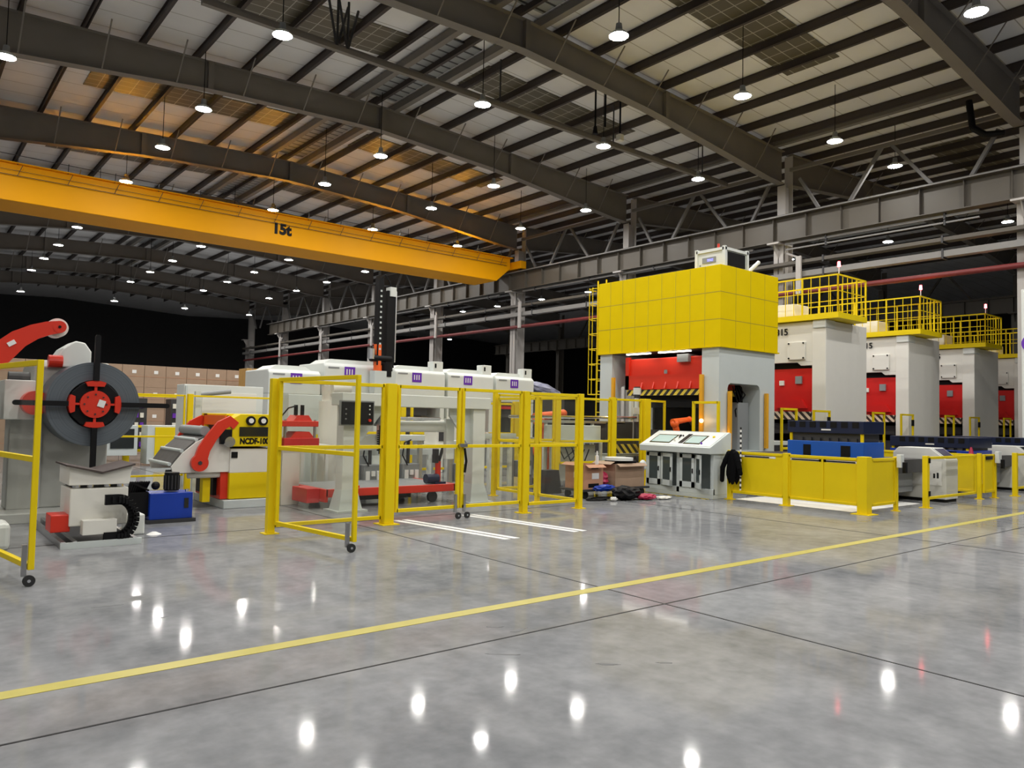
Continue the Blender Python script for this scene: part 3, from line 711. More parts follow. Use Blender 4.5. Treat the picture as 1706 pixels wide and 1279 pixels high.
# dies on their rolling bolsters
def die(dx, label, lab2, dark=False, wd=1.5):
    g = 'dies on rolling bolsters'
    t = thing('rolling_bolster', lab2, 'table', (16.0+dx, 8.6, 0), 'rolling bolsters')
    B().box(14.95+dx, (17.4 if wd > 1 else 15.95)+dx, 7.1, 10.6, .62, .90).build('table_top', 'dark', t)
    B().box(15.1+dx, (17.2 if wd > 1 else 15.9)+dx, 7.3, 10.4, .2, .62).build('chassis', 'grey', t)
    for xx in (15.3, 16.9 if wd > 1 else 15.8):
        for yy in (7.6, 10.0): B().cyl((xx+dx-.05, yy, .13), (xx+dx+.05, yy, .13), .13).build('wheel', 'dark', t)
    x0, x1, y0, y1 = (15.42+dx, 16.32+dx, 7.5, 9.2) if not dark else (15.3+dx, 15.3+wd+dx, 7.35, 9.25)
    z = .90
    t = thing('stamping_die', label, 'die', ((x0+x1)/2, (y0+y1)/2, z), g)
    h = (.34, .17, .26) if not dark else (.12, .06, .26)
    bl = B().box(x0, x1, y0, y1, z+.002, z+h[0]).build('lower_shoe', 'dieblue' if not dark else 'blue', t, bevel=.01)
    B().box(x0-.012, x0+.03, y0+.28, y0+.48, z+.03, z+.26 if not dark else z+.1).box(x0-.012, x0+.03, y1-.55, y1-.38, z+.03, z+.26 if not dark else z+.1).build('lifting_pocket', 'black', bl)
    b = B().box(x0+.06, x1-.06, y0+.08, y1-.08, z+h[0], z+h[0]+h[1])
    for k in range(7): b.box(x0+.01, x0+.08, y0+.15+k*.2, y0+.27+k*.2, z+h[0], z+h[0]+.07)
    b.build('die_core', 'dark', t)
    for yy in (y0+.06, y1-.06): B().cyl((x0+.06, yy, z+h[0]), (x0+.06, yy, z+h[0]+h[1]), .035).build('guide_post', 'yellow', t)
    up = B().box(x0, x1, y0, y1, z+h[0]+h[1], z+sum(h)).build('upper_shoe', 'navy', t, bevel=.01)
    for k in range(7): B().box(x0-.006, x0+.01, y0+.1+k*.235, y0+.24+k*.235, z+sum(h)-.14, z+sum(h)-.02).build('pocket', 'black', up)
    B().box(x0-.008, x0, (y0+y1)/2-.15, (y0+y1)/2+.06, z+sum(h)-.2, z+sum(h)-.17).build('white_marking', 'paper', up)
    return t
die(0, 'blue stamping die with navy top half behind the low solid fence', 'dark rolling bolster under the bright blue die')
die(5.15, 'long navy stamping die above the first operator cabinet', 'dark rolling bolster behind the first operator cabinet', True)
die(9.05, 'long navy stamping die at the right picture edge above the second cabinet', 'dark rolling bolster behind the second operator cabinet', True, .75)
t = thing('warning_cone', 'small dark red cone standing between the two navy dies', 'cone', (19.8, 7.35, .9))
B().cyl((20.3, 7.25, .905), (20.3, 7.25, 1.12), .07, .02).build('cone', 'magenta', t)

# ------------------------------------------------------------------ control desk and jacket
def desk():
    t = thing('control_desk', 'light grey control desk with two lit screens beside the low yellow fence', 'control desk', (13.4, 10.5, 0))
    x0, x1, ya, yb = 13.22, 13.78, 9.55, 11.45
    b = B().box(x0+.04, x1, ya+.04, yb-.04, .0, .08).box(x0+.05, x1, ya+.04, ya+.12, .08, .95).box(x0+.05, x1, yb-.12, yb-.04, .08, .95).box(x1-.03, x1, ya+.04, yb-.04, .08, .95).box(x0+.04, x0+.12, 10.46, 10.54, .08, .95).box(x0+.04, x0+.1, ya+.04, yb-.04, .08, .2)
    b.build('carcass', 'lgrey', t, bevel=.006)
    B().prism([(x0-.12, .93), (x1+.05, .93), (x1+.05, 1.36), (x1-.02, 1.38), (x0-.14, 1.06)], 'y', ya, yb).build('desk_top', 'lgrey', t, bevel=.01)
    # sloping panel direction
    a = Vector((x0-.12, 0, 1.068)); c = Vector((x1-.04, 0, 1.38)); d = (c-a).normalized(); nrm = Vector((-d.z, 0, d.x))
    def slab(u0, u1, y0, y1, h0, h1, name, m, par):
        P = [a+d*u0+nrm*h0, a+d*u1+nrm*h0, a+d*u1+nrm*h1, a+d*u0+nrm*h1]
        return B().prism([(p.x, p.z) for p in P], 'y', y0, y1).build(name, m, par)
    slab(.03, .64, ya+.04, yb-.04, -.01, .008, 'panel_face', 'white', t)
    for (y0, y1, m) in ((10.72, 11.22, 'grey'), (9.93, 10.3, 'grey')):
        r = slab(.10, .50, y0-.03, y1+.03, .0, .014, 'screen_bezel', 'screen', t); slab(.14, .46, y0, y1, .012, .018, 'screen', 'scrlit', r)
    slab(.12, .54, 10.36, 10.46, .0, .02, 'key_strip', 'black', t)
    for i, (u, y) in enumerate(((.45, 10.62), (.38, 10.6), (.45, 10.55), (.3, 10.56), (.2, 10.6), (.25, 10.66))):
        p = a+d*u; B().cyl((p.x, y, p.z), (p.x+nrm.x*.035, y, p.z+nrm.z*.035), .028 if i == 0 else .016, seg=12).build('button', 'black' if i < 3 else 'chrome', t)
    p = a+d*.45; B().cyl((p.x, 9.75, p.z), (p.x+nrm.x*.03, 9.75, p.z+nrm.z*.03), .028).build('button', 'yellow', t)
    p = a+d*.12; B().cyl((p.x, 9.85, p.z), (p.x+nrm.x*.03, 9.85, p.z+nrm.z*.05), .02).build('joystick', 'purple', t)
    # doors
    for (y0, y1, opn) in ((11.36, 10.98, 0), (10.96, 10.56, 14), (10.44, 10.06, 0), (10.04, 9.66, 35)):
        ylo, yhi = min(y0, y1), max(y0, y1)
        mt = Matrix.Rotation(R(opn), 4, 'Z'); piv = Vector((x0+.03, yhi, 0))
        b = B()
        for (c0, c1, z0, z1) in ((ylo, ylo+.07, .2, .9), (yhi-.07, yhi, .2, .9), (ylo, yhi, .2, .32), (ylo, yhi, .82, .9)): b.box(x0+.02, x0+.04, c0, c1, z0, z1)
        bmesh.ops.transform(b.bm, matrix=Matrix.Translation(piv) @ Matrix.Rotation(R(-opn), 4, 'Z') @ Matrix.Translation(-piv), verts=b.bm.verts[:])
        dr = b.build('door', 'lgrey', t)
        b = B().box(x0+.026, x0+.032, ylo+.06, yhi-.06, .3, .84)
        bmesh.ops.transform(b.bm, matrix=Matrix.Translation(piv) @ Matrix.Rotation(R(-opn), 4, 'Z') @ Matrix.Translation(-piv), verts=b.bm.verts[:])
        b.build('door_pane', 'glassdark', dr)
        b = B().box(x0-.0, x0+.02, ylo+.03, ylo+.05, .5, .6)
        bmesh.ops.transform(b.bm, matrix=Matrix.Translation(piv) @ Matrix.Rotation(R(-opn), 4, 'Z') @ Matrix.Translation(-piv), verts=b.bm.verts[:])
        b.build('handle', 'black', dr)
    B().box(x0-.1, x0+.0, ya+.1, yb-.1, 0, .006).build('striped_floor_edge', 'hazard', t)
desk()
def jacket():
    bm = bmesh.new(); nz, na = 14, 26
    prof = [(1.04, .03, .03), (1.0, .08, .05), (.94, .11, .06), (.82, .125, .065), (.68, .14, .07), (.56, .15, .07), (.46, .14, .06), (.38, .11, .05)]
    rings = []
    for k, (z, ry, rx) in enumerate(prof):
        rg = []
        for i in range(na):
            a = 2*math.pi*i/na; wv = 1+.16*math.sin(5*a+k*.5)+.08*math.sin(9*a+k)
            zz = z + (.06*math.sin(3*a+1) if k > 5 else 0)
            rg.append(bm.verts.new((13.5+rx*wv*math.cos(a), 9.28+ry*wv*math.sin(a), zz)))
        rings.append(rg)
    for A, C in zip(rings[:-1], rings[1:]):
        for i in range(na): bm.faces.new((A[i], A[(i+1) % na], C[(i+1) % na], C[i]))
    bm.faces.new(rings[0]); bm.faces.new(rings[-1])
    b = B(); b.bm.free(); b.bm = bm
    t = thing('work_jacket', 'black work jacket hung over the low yellow fence beside the control desk', 'jacket', (13.5, 9.28, .36))
    b.build('body', 'cloth', t, smooth=True)
    for s, zb in ((-1, .46), (1, .30)):
        q = B()
        pts = [(13.48, 9.28+s*.08, .95), (13.45, 9.28+s*.15, .80), (13.43, 9.28+s*.20, .66), (13.44, 9.28+s*.22, zb+.1)]
        for i in range(3): q.cyl(pts[i], pts[i+1], .062-.006*i, .056-.006*i, 12)
        for p_, r_ in zip(pts, (.065, .06, .054, .045)): q.ball(p_, r_, 12)
        q.build('sleeve', 'cloth', t, smooth=True)
jacket()
t = thing('chain_barrier', 'thin black and white striped chain hanging from the fence post by the jacket', 'chain', (13.5, 9.12, .2))
b = B(); m2 = stripes('chain_bw', (.02, .02, .02), (.8, .8, .78), (0, 0, 1), .1, .5)
b.cyl((13.5, 9.1, .22), (13.5, 9.1, 1.5), .018, seg=8).build('chain', m2, t)

# ------------------------------------------------------------------ decoiler, coil, coil car
CX, CZ, CY = 2.28, 1.66, 12.4
t = thing('decoiler', 'greenish grey decoiler with red and black four-armed expanding hub', 'decoiler', (2.2, 13.2, 0))
B().box(1.1, 2.75, 12.35, 14.3, 0, .14).build('base', 'greenish', t, bevel=.01)
B().prism([(12.95, .14), (14.2, .14), (14.2, 2.2), (13.8, 2.3), (13.1, 2.3), (12.95, 2.2)], 'x', 1.62, 2.62).build('column', 'greenish', t, bevel=.02)
B().prism([(1.80, 2.2), (2.34, 2.2), (2.34, 2.45), (2.25, 2.58), (2.12, 2.60), (1.96, 2.48)], 'y', 12.9, 13.5).build('top_cover', 'white', t, bevel=.02)
B().box(1.25, 1.62, 12.75, 13.6, 1.42, 1.98).build('gearbox', 'white', t, bevel=.01)
B().box(1.35, 1.75, 12.9, 13.5, .14, 1.45).build('gearbox_stand', 'greenish', t, bevel=.01)
B().cyl((1.6, 12.5, 1.66), (1.6, 12.75, 1.66), .17, seg=24).build('brake_disc', 'red', t)
B().cyl((1.35, 13.4, 2.02), (1.7, 13.4, 2.02), .10).build('motor', 'dark', t)
B().cyl((1.78, 12.9, 2.28), (1.96, 12.9, 2.28), .09).build('red_fitting', 'red', t)
B().cyl((CX, 12.3, CZ), (CX, 13.0, CZ), .1, seg=24).build('mandrel', 'steel', t)
hb = B().cyl((CX, 12.2, CZ), (CX, 12.38, CZ), .335, seg=12).build('hub_body', 'black', t, bevel=.01)
B().cyl((CX, 12.14, CZ), (CX, 12.21, CZ), .195, seg=32).build('hub_disc', 'red', hb)
B().box(CX+.03, CX+.12, 12.125, 12.138, CZ-.04, CZ+.06, Matrix.Rotation(.3, 3, 'Y')).build('sticker', 'paper', hb)
b = B()
for k in range(8):
    a = k*math.pi/4; b.cyl((CX+.14*math.cos(a), 12.125, CZ+.14*math.sin(a)), (CX+.14*math.cos(a), 12.15, CZ+.14*math.sin(a)), .012, seg=8)
b.build('bolt', 'dark', hb)
for k in range(4):
    a = k*math.pi/2; c, s = math.cos(a), math.sin(a)
    rot = Matrix.Rotation(-a, 3, 'Y')
    def arcpoly(r0, r1, da):
        p = [(CX+r1*math.cos(a+u), CZ+r1*math.sin(a+u)) for u in [da*(i/8*2-1) for i in range(9)]]
        q_ = [(CX+r0*math.cos(a+da), CZ+r0*math.sin(a+da)), (CX+r0*math.cos(a-da), CZ+r0*math.sin(a-da))]
        return p+q_
    B().prism(arcpoly(.275, .335, .40), 'y', 12.14, 12.7).build('expanding_shoe', 'red', t)
    L = .96 if k != 3 else .92
    m0 = Vector((CX+c*.335, 12.16, CZ+s*.335)); m1 = Vector((CX+c*L, 12.16, CZ+s*L))
    B().bar(m0, m1, .07, .07).cyl((m1.x, 12.13, m1.z), (m1.x, 12.19, m1.z), .035, seg=12).build('retaining_arm', 'black', t)
    B().bar((CX+c*.19, 12.17, CZ+s*.19), (CX+c*.285, 12.17, CZ+s*.285), .035, .03).build('link', 'red', t)
t = thing('steel_coil', 'dull grey steel coil held on the decoiler hub', 'coil', (CX, CY, CZ))
B().ring((CX, CY, CZ), 'y', 12.25, 12.9, .345, .60, 64).build('wound_strip', 'coilface', t, smooth=True)
# hold-down arm
t = thing('hold_down_arm', 'curved red hold-down arm with cream roller above the fence at the left edge', 'arm', (.9, 12.5, 2.2))
def arc_band(pts, wds, y0, y1):
    up, lo = [], []
    for i, (x, z) in enumerate(pts):
        a = pts[max(0, i-1)]; c = pts[min(len(pts)-1, i+1)]; dx, dz = c[0]-a[0], c[1]-a[1]; L = math.hypot(dx, dz)
        up.append((x-dz/L*wds[i], z+dx/L*wds[i])); lo.append((x+dz/L*wds[i], z-dx/L*wds[i]))
    return B().prism(up+lo[::-1], 'y', y0, y1)
k = 12.5/10.8
pts = [(.80*k, 1.6+.42*k), (1.0*k, 1.6+.63*k), (1.17*k, 1.6+.81*k), (1.33*k, 1.6+.91*k), (1.47*k, 1.6+.965*k), (1.585*k, 1.6+.99*k)]
pts = [(x, z) for x, z in pts]
arc_band(pts, [.165, .15, .125, .105, .095, .085], 12.42, 12.56).cyl((pts[-1][0], 12.415, pts[-1][1]), (pts[-1][0], 12.565, pts[-1][1]), .086, seg=24).build('arm', 'red', t)
e = pts[-1]
B().cyl((e[0], 12.57, e[1]), (e[0], 12.85, e[1]), .135, seg=32).build('roller', 'cream', t)
B().cyl((e[0], 12.40, e[1]), (e[0], 12.43, e[1]), .02, seg=10).build('pin', 'black', t)
B().box(1.22, 1.32, 12.405, 12.42, 2.44, 2.5, Matrix.Rotation(-.6, 3, 'Y')).build('sticker', 'paper', t)
B().box(.7, 1.0, 12.3, 13.0, 0, 2.0).build('arm_stand', 'greenish', t)
# coil car
t = thing('coil_car', 'cream coil car with rubber V saddle and black cable chain in front of the decoiler', 'coil car', (2.0, 10.4, 0))
B().prism([(1.66, .70), (2.30, .70), (2.33, .92), (2.0, .83), (1.66, .92)], 'y', 10.1, 10.75).build('saddle', 'cream', t, bevel=.006)
B().prism([(1.62, .925), (2.0, .835), (2.35, .925), (2.35, .945), (2.0, .855), (1.62, .945)], 'y', 10.05, 10.8).build('rubber_pad', 'brownrubber', t)
B().box(1.68, 2.30, 10.12, 10.75, .22, .66).build('body', 'cream', t, bevel=.012)
for x in (1.76, 1.9, 2.08, 2.22): B().cyl((x, 10.22, .66), (x, 10.22, .70), .045, seg=16).build('guide_column', 'chrome', t)
B().box(1.72, 2.26, 10.2, 10.7, .64, .72).build('lift_plate', 'dark', t)
B().box(1.80, 2.16, 9.98, 10.14, .13, .30).build('front_box', 'cream', t, bevel=.006)
B().box(1.50, 1.70, 10.15, 10.5, .16, .36).build('drive_motor', 'red', t, bevel=.01)
b = B(); pth = []
for i in range(15):
    a = math.pi/2 - math.pi*i/14; pth.append((2.17+.17*math.cos(a), .31+.22*math.sin(a)))
pth = [(2.02, .53), (2.1, .53)] + pth + [(2.02, .09)]
for i in range(len(pth)-1):
    b.bar((pth[i][0], 9.98, pth[i][1]), (pth[i+1][0], 9.98, pth[i+1][1]), .05, .12)
    if i: b.box(pth[i][0]-.014, pth[i][0]+.014, 9.91, 10.05, pth[i][1]-.034, pth[i][1]+.034)
b.build('cable_chain', 'black', t)
t = thing('coil_car_track', 'pair of floor rails under the cream coil car', 'track', (2.1, 11, 0))
for x in (1.60, 1.72, 2.35): B().box(x-.025, x+.025, 9.92, 12.3, 0, .08).build('rail', 'steel', t, bevel=.005)
B().box(1.57, 2.42, 9.90, 9.94, 0, .07).build('end_bar', 'lgrey', t)
B().box(1.75, 2.3, 9.96, 12.2, 0, .02).build('bed_plate', 'dark', t)
tag(B().box(2.42, 2.62, 10.6, 10.95, 0, .26).build('junction_box', 'white', loc=(2.5, 10.8, 0), bevel=.02), 'small white box on the floor between the coil car and the hydraulic unit', 'box')
tag(B().cyl((2.72, 10.55, .0), (2.72, 10.55, .03), .09, .03).build('white_cap', 'paper', loc=(2.7, 10.5, 0)), 'small white cap lying on the floor near the coil car', 'cap')
tag(B().box(.86, 1.12, 10.15, 10.6, 0, .30).build('drive_cover', 'white', loc=(1, 10.4, 0), bevel=.05), 'white rounded cover on the floor behind the left gate leaf', 'cover')
# hydraulic unit
t = thing('hydraulic_unit', 'bright blue hydraulic tank with black motor between coil car and leveller', 'hydraulic unit', (3.2, 11.9, 0))
B().box(2.86, 3.52, 11.48, 12.0, 0, .05).build('skid', 'dark', t)
B().box(2.9, 3.48, 11.52, 11.96, .05, .42).build('tank', 'blue', t, bevel=.008)
mo = B().cyl((3.23, 11.7, .44), (3.23, 11.7, .70), .10, seg=20).build('motor', 'black', t)
b = B()
for i in range(14):
    a = 2*math.pi*i/14; b.box(3.23+.105*math.cos(a)-.006, 3.23+.105*math.cos(a)+.006, 11.7+.105*math.sin(a)-.006, 11.7+.105*math.sin(a)+.006, .46, .66)
b.build('cooling_fin', 'dark', mo)
B().box(3.36, 3.42, 11.51, 11.52, .2, .34).build('sight_glass', 'screen', t)
B().cyl((3.42, 11.6, .42), (3.42, 11.6, .46), .03).build('filler_cap', 'chrome', t)
b = B()
for i in range(9):
    x = 2.66+.03*i; b.tube([(2.9, 11.6+.03*i, .46), (x, 11.6, .58), (x-.05, 11.62+.02*i, .35), (x, 11.7, .08)], .016, 6)
b.ball((3.0, 11.65, .52), .06).ball((2.82, 11.7, .54), .05).box(2.62, 2.9, 11.6, 11.9, .1, .44)
b.build('valve_block', 'black', t)

# ------------------------------------------------------------------ leveller
t = thing('straightener', 'yellow, cream and red straightening machine marked NCDF-100', 'machine', (4.8, 13.4, 0))
B().box(4.32, 5.24, 12.68, 14.3, 0, .14).build('base', 'lgrey', t, bevel=.01)
B().box(4.42, 5.22, 12.75, 14.2, .58, .98).build('cabinet', 'cream', t, bevel=.01)
B().box(4.42, 5.22, 12.745, 14.2, .15, .58).build('yellow_skirt', 'yellow', t, bevel=.008)
B().box(4.30, 4.42, 12.82, 14.1, .15, .93).build('red_side', 'red', t)
B().box(4.24, 4.31, 13.0, 13.9, .2, .8).build('dark_recess', 'black', t)
B().prism([(4.42, 1.02), (5.22, 1.02), (5.22, 1.56), (4.56, 1.56), (4.42, 1.48)], 'y', 12.7, 13.0).build('head', 'yellow', t, bevel=.01)
B().box(4.42, 5.22, 13.0, 14.2, 1.40, 1.56).build('head_top', 'yellow', t, bevel=.01)
B().box(4.42, 5.22, 14.0, 14.3, 1.02, 1.56).build('head_rear', 'yellow', t)
B().box(4.45, 5.2, 13.0, 14.0, 1.0, 1.4).build('roller_cavity', 'dark', t)
B().box(4.40, 4.46, 13.0, 14.1, 1.36, 1.53).build('red_lintel', 'orange', t)
for x in (4.72, 4.93, 5.14):
    g_ = B().cyl((x, 12.66, 1.45), (x, 12.70, 1.45), .078, seg=24).build('gauge', 'black', t); B().cyl((x, 12.65, 1.45), (x, 12.665, 1.45), .042, seg=20).build('gauge_face', 'paper', g_)
B().box(4.54, 5.2, 12.68, 12.70, 1.19, 1.345).build('window', 'screen', t)
text('lettering', 'NCDF-100', .13, (4.80, 12.695, 1.105), FY, 'black', t, .003, .045, .84)
B().box(4.44, 4.54, 12.735, 12.75, .83, .93).build('socket_plate', 'black', t)
# entry apron
for y in (12.78, 14.05):
    B().prism([(3.54, .60), (4.42, .60), (4.42, 1.0), (4.36, 1.25), (4.22, 1.27), (4.05, 1.18), (3.88, 1.09), (3.68, .92), (3.51, .70)], 'y', y, y+.04).build('apron_cheek', 'cream', t)
pa = [(3.50, .74), (3.68, .95), (3.90, 1.13), (4.2, 1.27)]
for (xa, za), (xb, zb) in zip(pa[:-1], pa[1:]):
    B().prism([(xa+.03, za+.01), (xb-.02, zb-.01), (xb-.02, zb-.05), (xa+.03, za-.03)], 'y', 12.85, 14.0).build('apron_plate', 'apron', t)
    B().cyl((xa, 12.85, za), (xa, 14.0, za), .03, seg=12).build('apron_roller', 'lgrey', t)
for y in (12.68, 14.15):
    a_ = arc_band([(3.92, .76), (3.98, .98), (4.10, 1.18), (4.24, 1.36), (4.38, 1.44), (4.48, 1.36)], [.105, .095, .085, .085, .085, .07], y, y+.07).cyl((3.92, y-.005, .76), (3.92, y+.075, .76), .135, seg=28).build('press_arm', 'red', t)
    B().cyl((3.92, y-.015, .76), (3.92, y+.09, .76), .035, seg=6).build('pivot_nut', 'dark', a_)
B().cyl((4.36, 12.60, 1.10), (4.36, 12.76, 1.10), .085, seg=24).build('clamp_cylinder', 'chrome', t)
B().box(4.24, 4.42, 12.69, 12.77, 1.06, 1.30).build('bearing_block', 'black', t)
B().cyl((4.05, 12.9, 1.27), (4.05, 14.1, 1.27), .08, seg=20).build('pinch_roller', 'grey', t)
B().cyl((3.8, 12.9, .56), (4.3, 12.9, .56), .06).build('lift_cylinder', 'cream', t)
B().cyl((3.45, 12.85, .62), (3.9, 12.85, .62), .035).build('hydraulic_rod', 'black', t)
B().box(4.06, 4.18, 12.95, 13.1, .1, .62).build('yellow_strut', 'yellow', t)
# entry unit with red clamps right of the leveller
t = thing('shear_unit', 'small red clamping unit with black hoses behind the open gate leaf', 'machine', (5.9, 12.9, 0))
B().box(5.3, 5.62, 12.7, 13.6, 0, .95).build('stand', 'cream', t, bevel=.01)
B().box(5.3, 5.95, 12.65, 13.3, .97, 1.16).build('lower_block', 'slide', t, bevel=.01)
B().box(5.25, 5.95, 12.7, 13.3, 1.36, 1.46).build('upper_block', 'red', t, bevel=.01)
B().prism([(5.5, 1.46), (5.85, 1.46), (5.78, 1.56), (5.58, 1.56)], 'y', 12.75, 13.1).prism([(5.45, 1.16), (5.9, 1.16), (5.8, 1.27), (5.55, 1.27)], 'y', 12.75, 13.1).build('wedge', 'red', t)
for x in (5.58, 5.7): B().cyl((x, 12.85, 1.56), (x, 12.85, 1.74), .035, seg=12).build('cylinder', 'black', t)
B().tube([(5.55, 12.8, 1.72), (5.42, 12.8, 1.68), (5.32, 12.8, 1.56), (5.28, 12.8, 1.5)], .013, 6).build('hose', 'black', t)
for x in (5.35, 5.9): B().cyl((x, 12.75, 1.16), (x, 12.75, 1.48), .025).build('tie_rod', 'steel', t)

# ------------------------------------------------------------------ gantry feeder
t = thing('feeder_gantry', 'white portal gantry with flared feet carrying the strip feeder', 'gantry', (7.1, 11.5, 0))
B().box(5.72, 8.78, 11.35, 11.75, 1.74, 1.95).build('crossbeam', 'white', t, bevel=.01)
for x in (5.92, 8.55):
    lg = B().box(x-.14, x+.14, 11.4, 11.65, .3, 1.74).build('leg', 'white', t, bevel=.01)
    b = B(); vs0 = [(x-.14, 11.4), (x+.14, 11.4), (x+.14, 11.65), (x-.14, 11.65)]; vs1 = [(x-.21, 11.34), (x+.21, 11.34), (x+.21, 11.71), (x-.21, 11.71)]
    A = [b.bm.verts.new((*v, .36)) for v in vs0]; C = [b.bm.verts.new((*v, .03)) for v in vs1]
    b.bm.faces.new(A); b.bm.faces.new(C[::-1])
    for i in range(4): b.bm.faces.new((A[i], A[(i+1) % 4], C[(i+1) % 4], C[i]))
    b.box(x-.28, x+.28, 11.28, 11.77, 0, .03).build('flared_foot', 'lgrey', lg)
    b = B()
    s = 1 if x < 7 else -1
    b.prism([(x+s*.14, 1.5), (x+s*.14, 1.1), (x+s*.2, 1.1), (x+s*.6, 1.6), (x+s*.6, 1.74), (x+s*.14, 1.74)], 'y', 11.5, 11.55).build('gusset', 'lgrey', t)
B().box(7.0, 8.1, 11.75, 12.2, 1.30, 1.50).build('feed_housing', 'white', t, bevel=.04)
B().cyl((6.1, 11.9, 1.54), (8.0, 11.9, 1.54), .03).build('feed_rail', 'chrome', t)
B().box(6.3, 7.0, 11.75, 12.1, 1.42, 1.58).build('feed_head', 'lgrey', t, bevel=.01)
B().box(8.02, 8.2, 11.7, 11.8, .8, 1.55).build('side_plate', 'white', t, bevel=.01)
B().cyl((6.62, 11.7, 1.54), (6.62, 12.1, 1.54), .14, seg=24).build('servo_motor', 'grey', t)
B().box(6.55, 6.9, 11.5, 11.7, 1.15, 1.7).build('junction_box', 'alu', t, bevel=.01)
B().box(6.0, 6.9, 11.72, 12.0, .98, 1.25).build('lower_housing', 'white', t, bevel=.02)
t = thing('operator_terminal', 'black operator panel with red knob hung from the gantry beam', 'control panel', (6.2, 11.3, 1.4))
B().box(5.68, 6.26, 11.28, 11.34, 1.43, 1.80).build('housing', 'black', t, bevel=.01)
B().box(5.82, 6.04, 11.275, 11.28, 1.50, 1.74).build('screen', 'screen', t)
B().cyl((6.18, 11.25, 1.50), (6.18, 11.28, 1.50), .025).build('stop_button', 'red', t)
for z in (1.6, 1.68, 1.74): B().cyl((6.18, 11.265, z), (6.18, 11.28, z), .012, seg=10).build('button', 'white', t)
for z in (1.52, 1.6, 1.68): B().cyl((5.75, 11.265, z), (5.75, 11.28, z), .012, seg=10).build('button', 'grey', t)
B().box(5.66, 6.28, 11.3, 11.345, 1.41, 1.82).build('rim', 'grey', t)
# red lift cart
t = thing('lift_cart', 'low red platform cart standing under the gantry', 'cart', (7, 12.3, 0))
B().box(5.72, 8.3, 11.85, 13.3, .30, .33).build('deck_plate', 'grey', t)
B().box(5.7, 8.32, 11.8, 11.86, .20, .335).box(5.68, 5.74, 11.8, 13.3, .12, .335).box(8.28, 8.34, 11.8, 13.3, .2, .335).build('side_frame', 'red', t, bevel=.008)
B().box(5.45, 5.68, 12.0, 12.6, .10, .34).build('end_box', 'slide', t, bevel=.01)
for x in (6.1, 7.9):
    for y in (11.95, 13.1): B().cyl((x, y-.03, .10), (x, y+.03, .10), .10, seg=20).build('wheel', 'dark', t)
B().box(6.4, 7.6, 12.2, 12.9, .08, .2).build('scissor_frame', 'dark', t)
for x, lb in ((6.25, 'red upright jack with dark head, left on the red cart'), (8.05, 'red upright jack with blue motor, right on the red cart')):
    q = thing('screw_jack', lb, 'jack', (x, 12.0, .33))
    B().cyl((x, 12.0, .33), (x, 12.0, .75), .055).build('column', 'red', q)
    B().box(x-.12, x+.12, 11.9, 12.1, .332, .37).build('foot', 'red' if x < 7 else 'navy', q)
    B().cyl((x+.02, 12.0, .75), (x+.1, 12.0, 1.0), .03).build('rod', 'dark', q)
    B().box(x-.1, x-.02, 11.95, 12.05, .72, .98).build('head', 'dark', q)
    if x > 7: B().cyl((x-.28, 11.98, .43), (x-.02, 11.98, .43), .09).build('motor', 'navy', q)
t = thing('cable_loop', 'black ribbed cable chain hanging behind the open gate leaf', 'cable chain', (6.35, 11.2, .9))
b = B()
for i in range(10): b.box(6.3, 6.38, 11.16, 11.22, 1.0+.035*i, 1.025+.035*i)
b.box(6.325, 6.355, 11.175, 11.205, .95, 1.42)
b.build('chain', 'black', t)
# hall machinery seen behind the gantry: conveyor line
def conveyor(x0, x1, y0, y1, z, label):
    t = thing('roller_conveyor', label, 'conveyor', ((x0+x1)/2, (y0+y1)/2, 0))
    for y in (y0, y1): B().box(x0, x1, y-.03, y+.03, z-.12, z).build('side_rail', 'lgrey', t)
    b = B(); x = x0+.1
    for i in range(int((x1-x0-.1)/.16)): b.cyl((x, y0, z-.04), (x, y1, z-.04), .035, seg=10); x += .16
    b.build('roller', 'chrome', t)
    for xx in (x0+.15, (x0+x1)/2, x1-.15):
        for y in (y0, y1): B().box(xx-.04, xx+.04, y-.04, y+.04, 0, z-.12).build('leg', 'white', t)
    return t
conveyor(9.9, 10.75, 13.0, 14.0, 1.25, 'roller conveyor behind the inner yellow fence')
conveyor(7.0, 9.5, 13.6, 14.3, .9, 'roller conveyor behind the white gantry')
t = thing('feed_rail', 'shiny steel feed rail leading into the yellow-topped press', 'rail', (13, 12.9, 1.5))
B().cyl((10.8, 12.9, 1.62), (14.6, 12.9, 1.66), .035).cyl((10.8, 13.3, 1.62), (14.6, 13.3, 1.66), .035).build('tube', 'chrome', t)
B().box(11.2, 14.2, 12.9, 13.3, 1.5, 1.56).build('tray', 'alu', t)
for x in (11.6, 13.1):
    for y in (12.95, 13.25): B().box(x-.03, x+.03, y-.03, y+.03, 0, 1.5).build('leg', 'lgrey', t)
t = thing('strip_table', 'grey framed feed table behind the trolley and cartons', 'table', (12.3, 12.7, 0))
B().box(11.4, 13.0, 12.5, 12.85, 1.05, 1.12).build('top', 'lgrey', t)
B().box(11.45, 12.95, 12.52, 12.84, 1.12, 1.45).build('cabinet', 'lgrey', t, bevel=.01)
for x in (11.45, 12.95):
    for y in (12.52, 12.83): B().box(x-.03, x+.03, y-.03, y+.03, 0, 1.05).build('leg', 'white', t)
B().box(11.5, 12.9, 12.65, 12.7, .2, 1.0).build('back_plate', 'greenish', t)
b = B()
for i in range(4): b.tube([(11.6+.2*i, 12.5, .95), (11.75+.2*i, 12.48, .7-.05*i), (12.1+.15*i, 12.5, .9)], .015, 6)
b.build('hose', 'black', t)
t = thing('guarded_table', 'table edged with yellow and black hazard stripes left of the control desk', 'table', (14.0, 12.8, 0))
B().box(13.25, 14.6, 12.55, 13.3, .72, .78).build('top', 'lgrey', t)
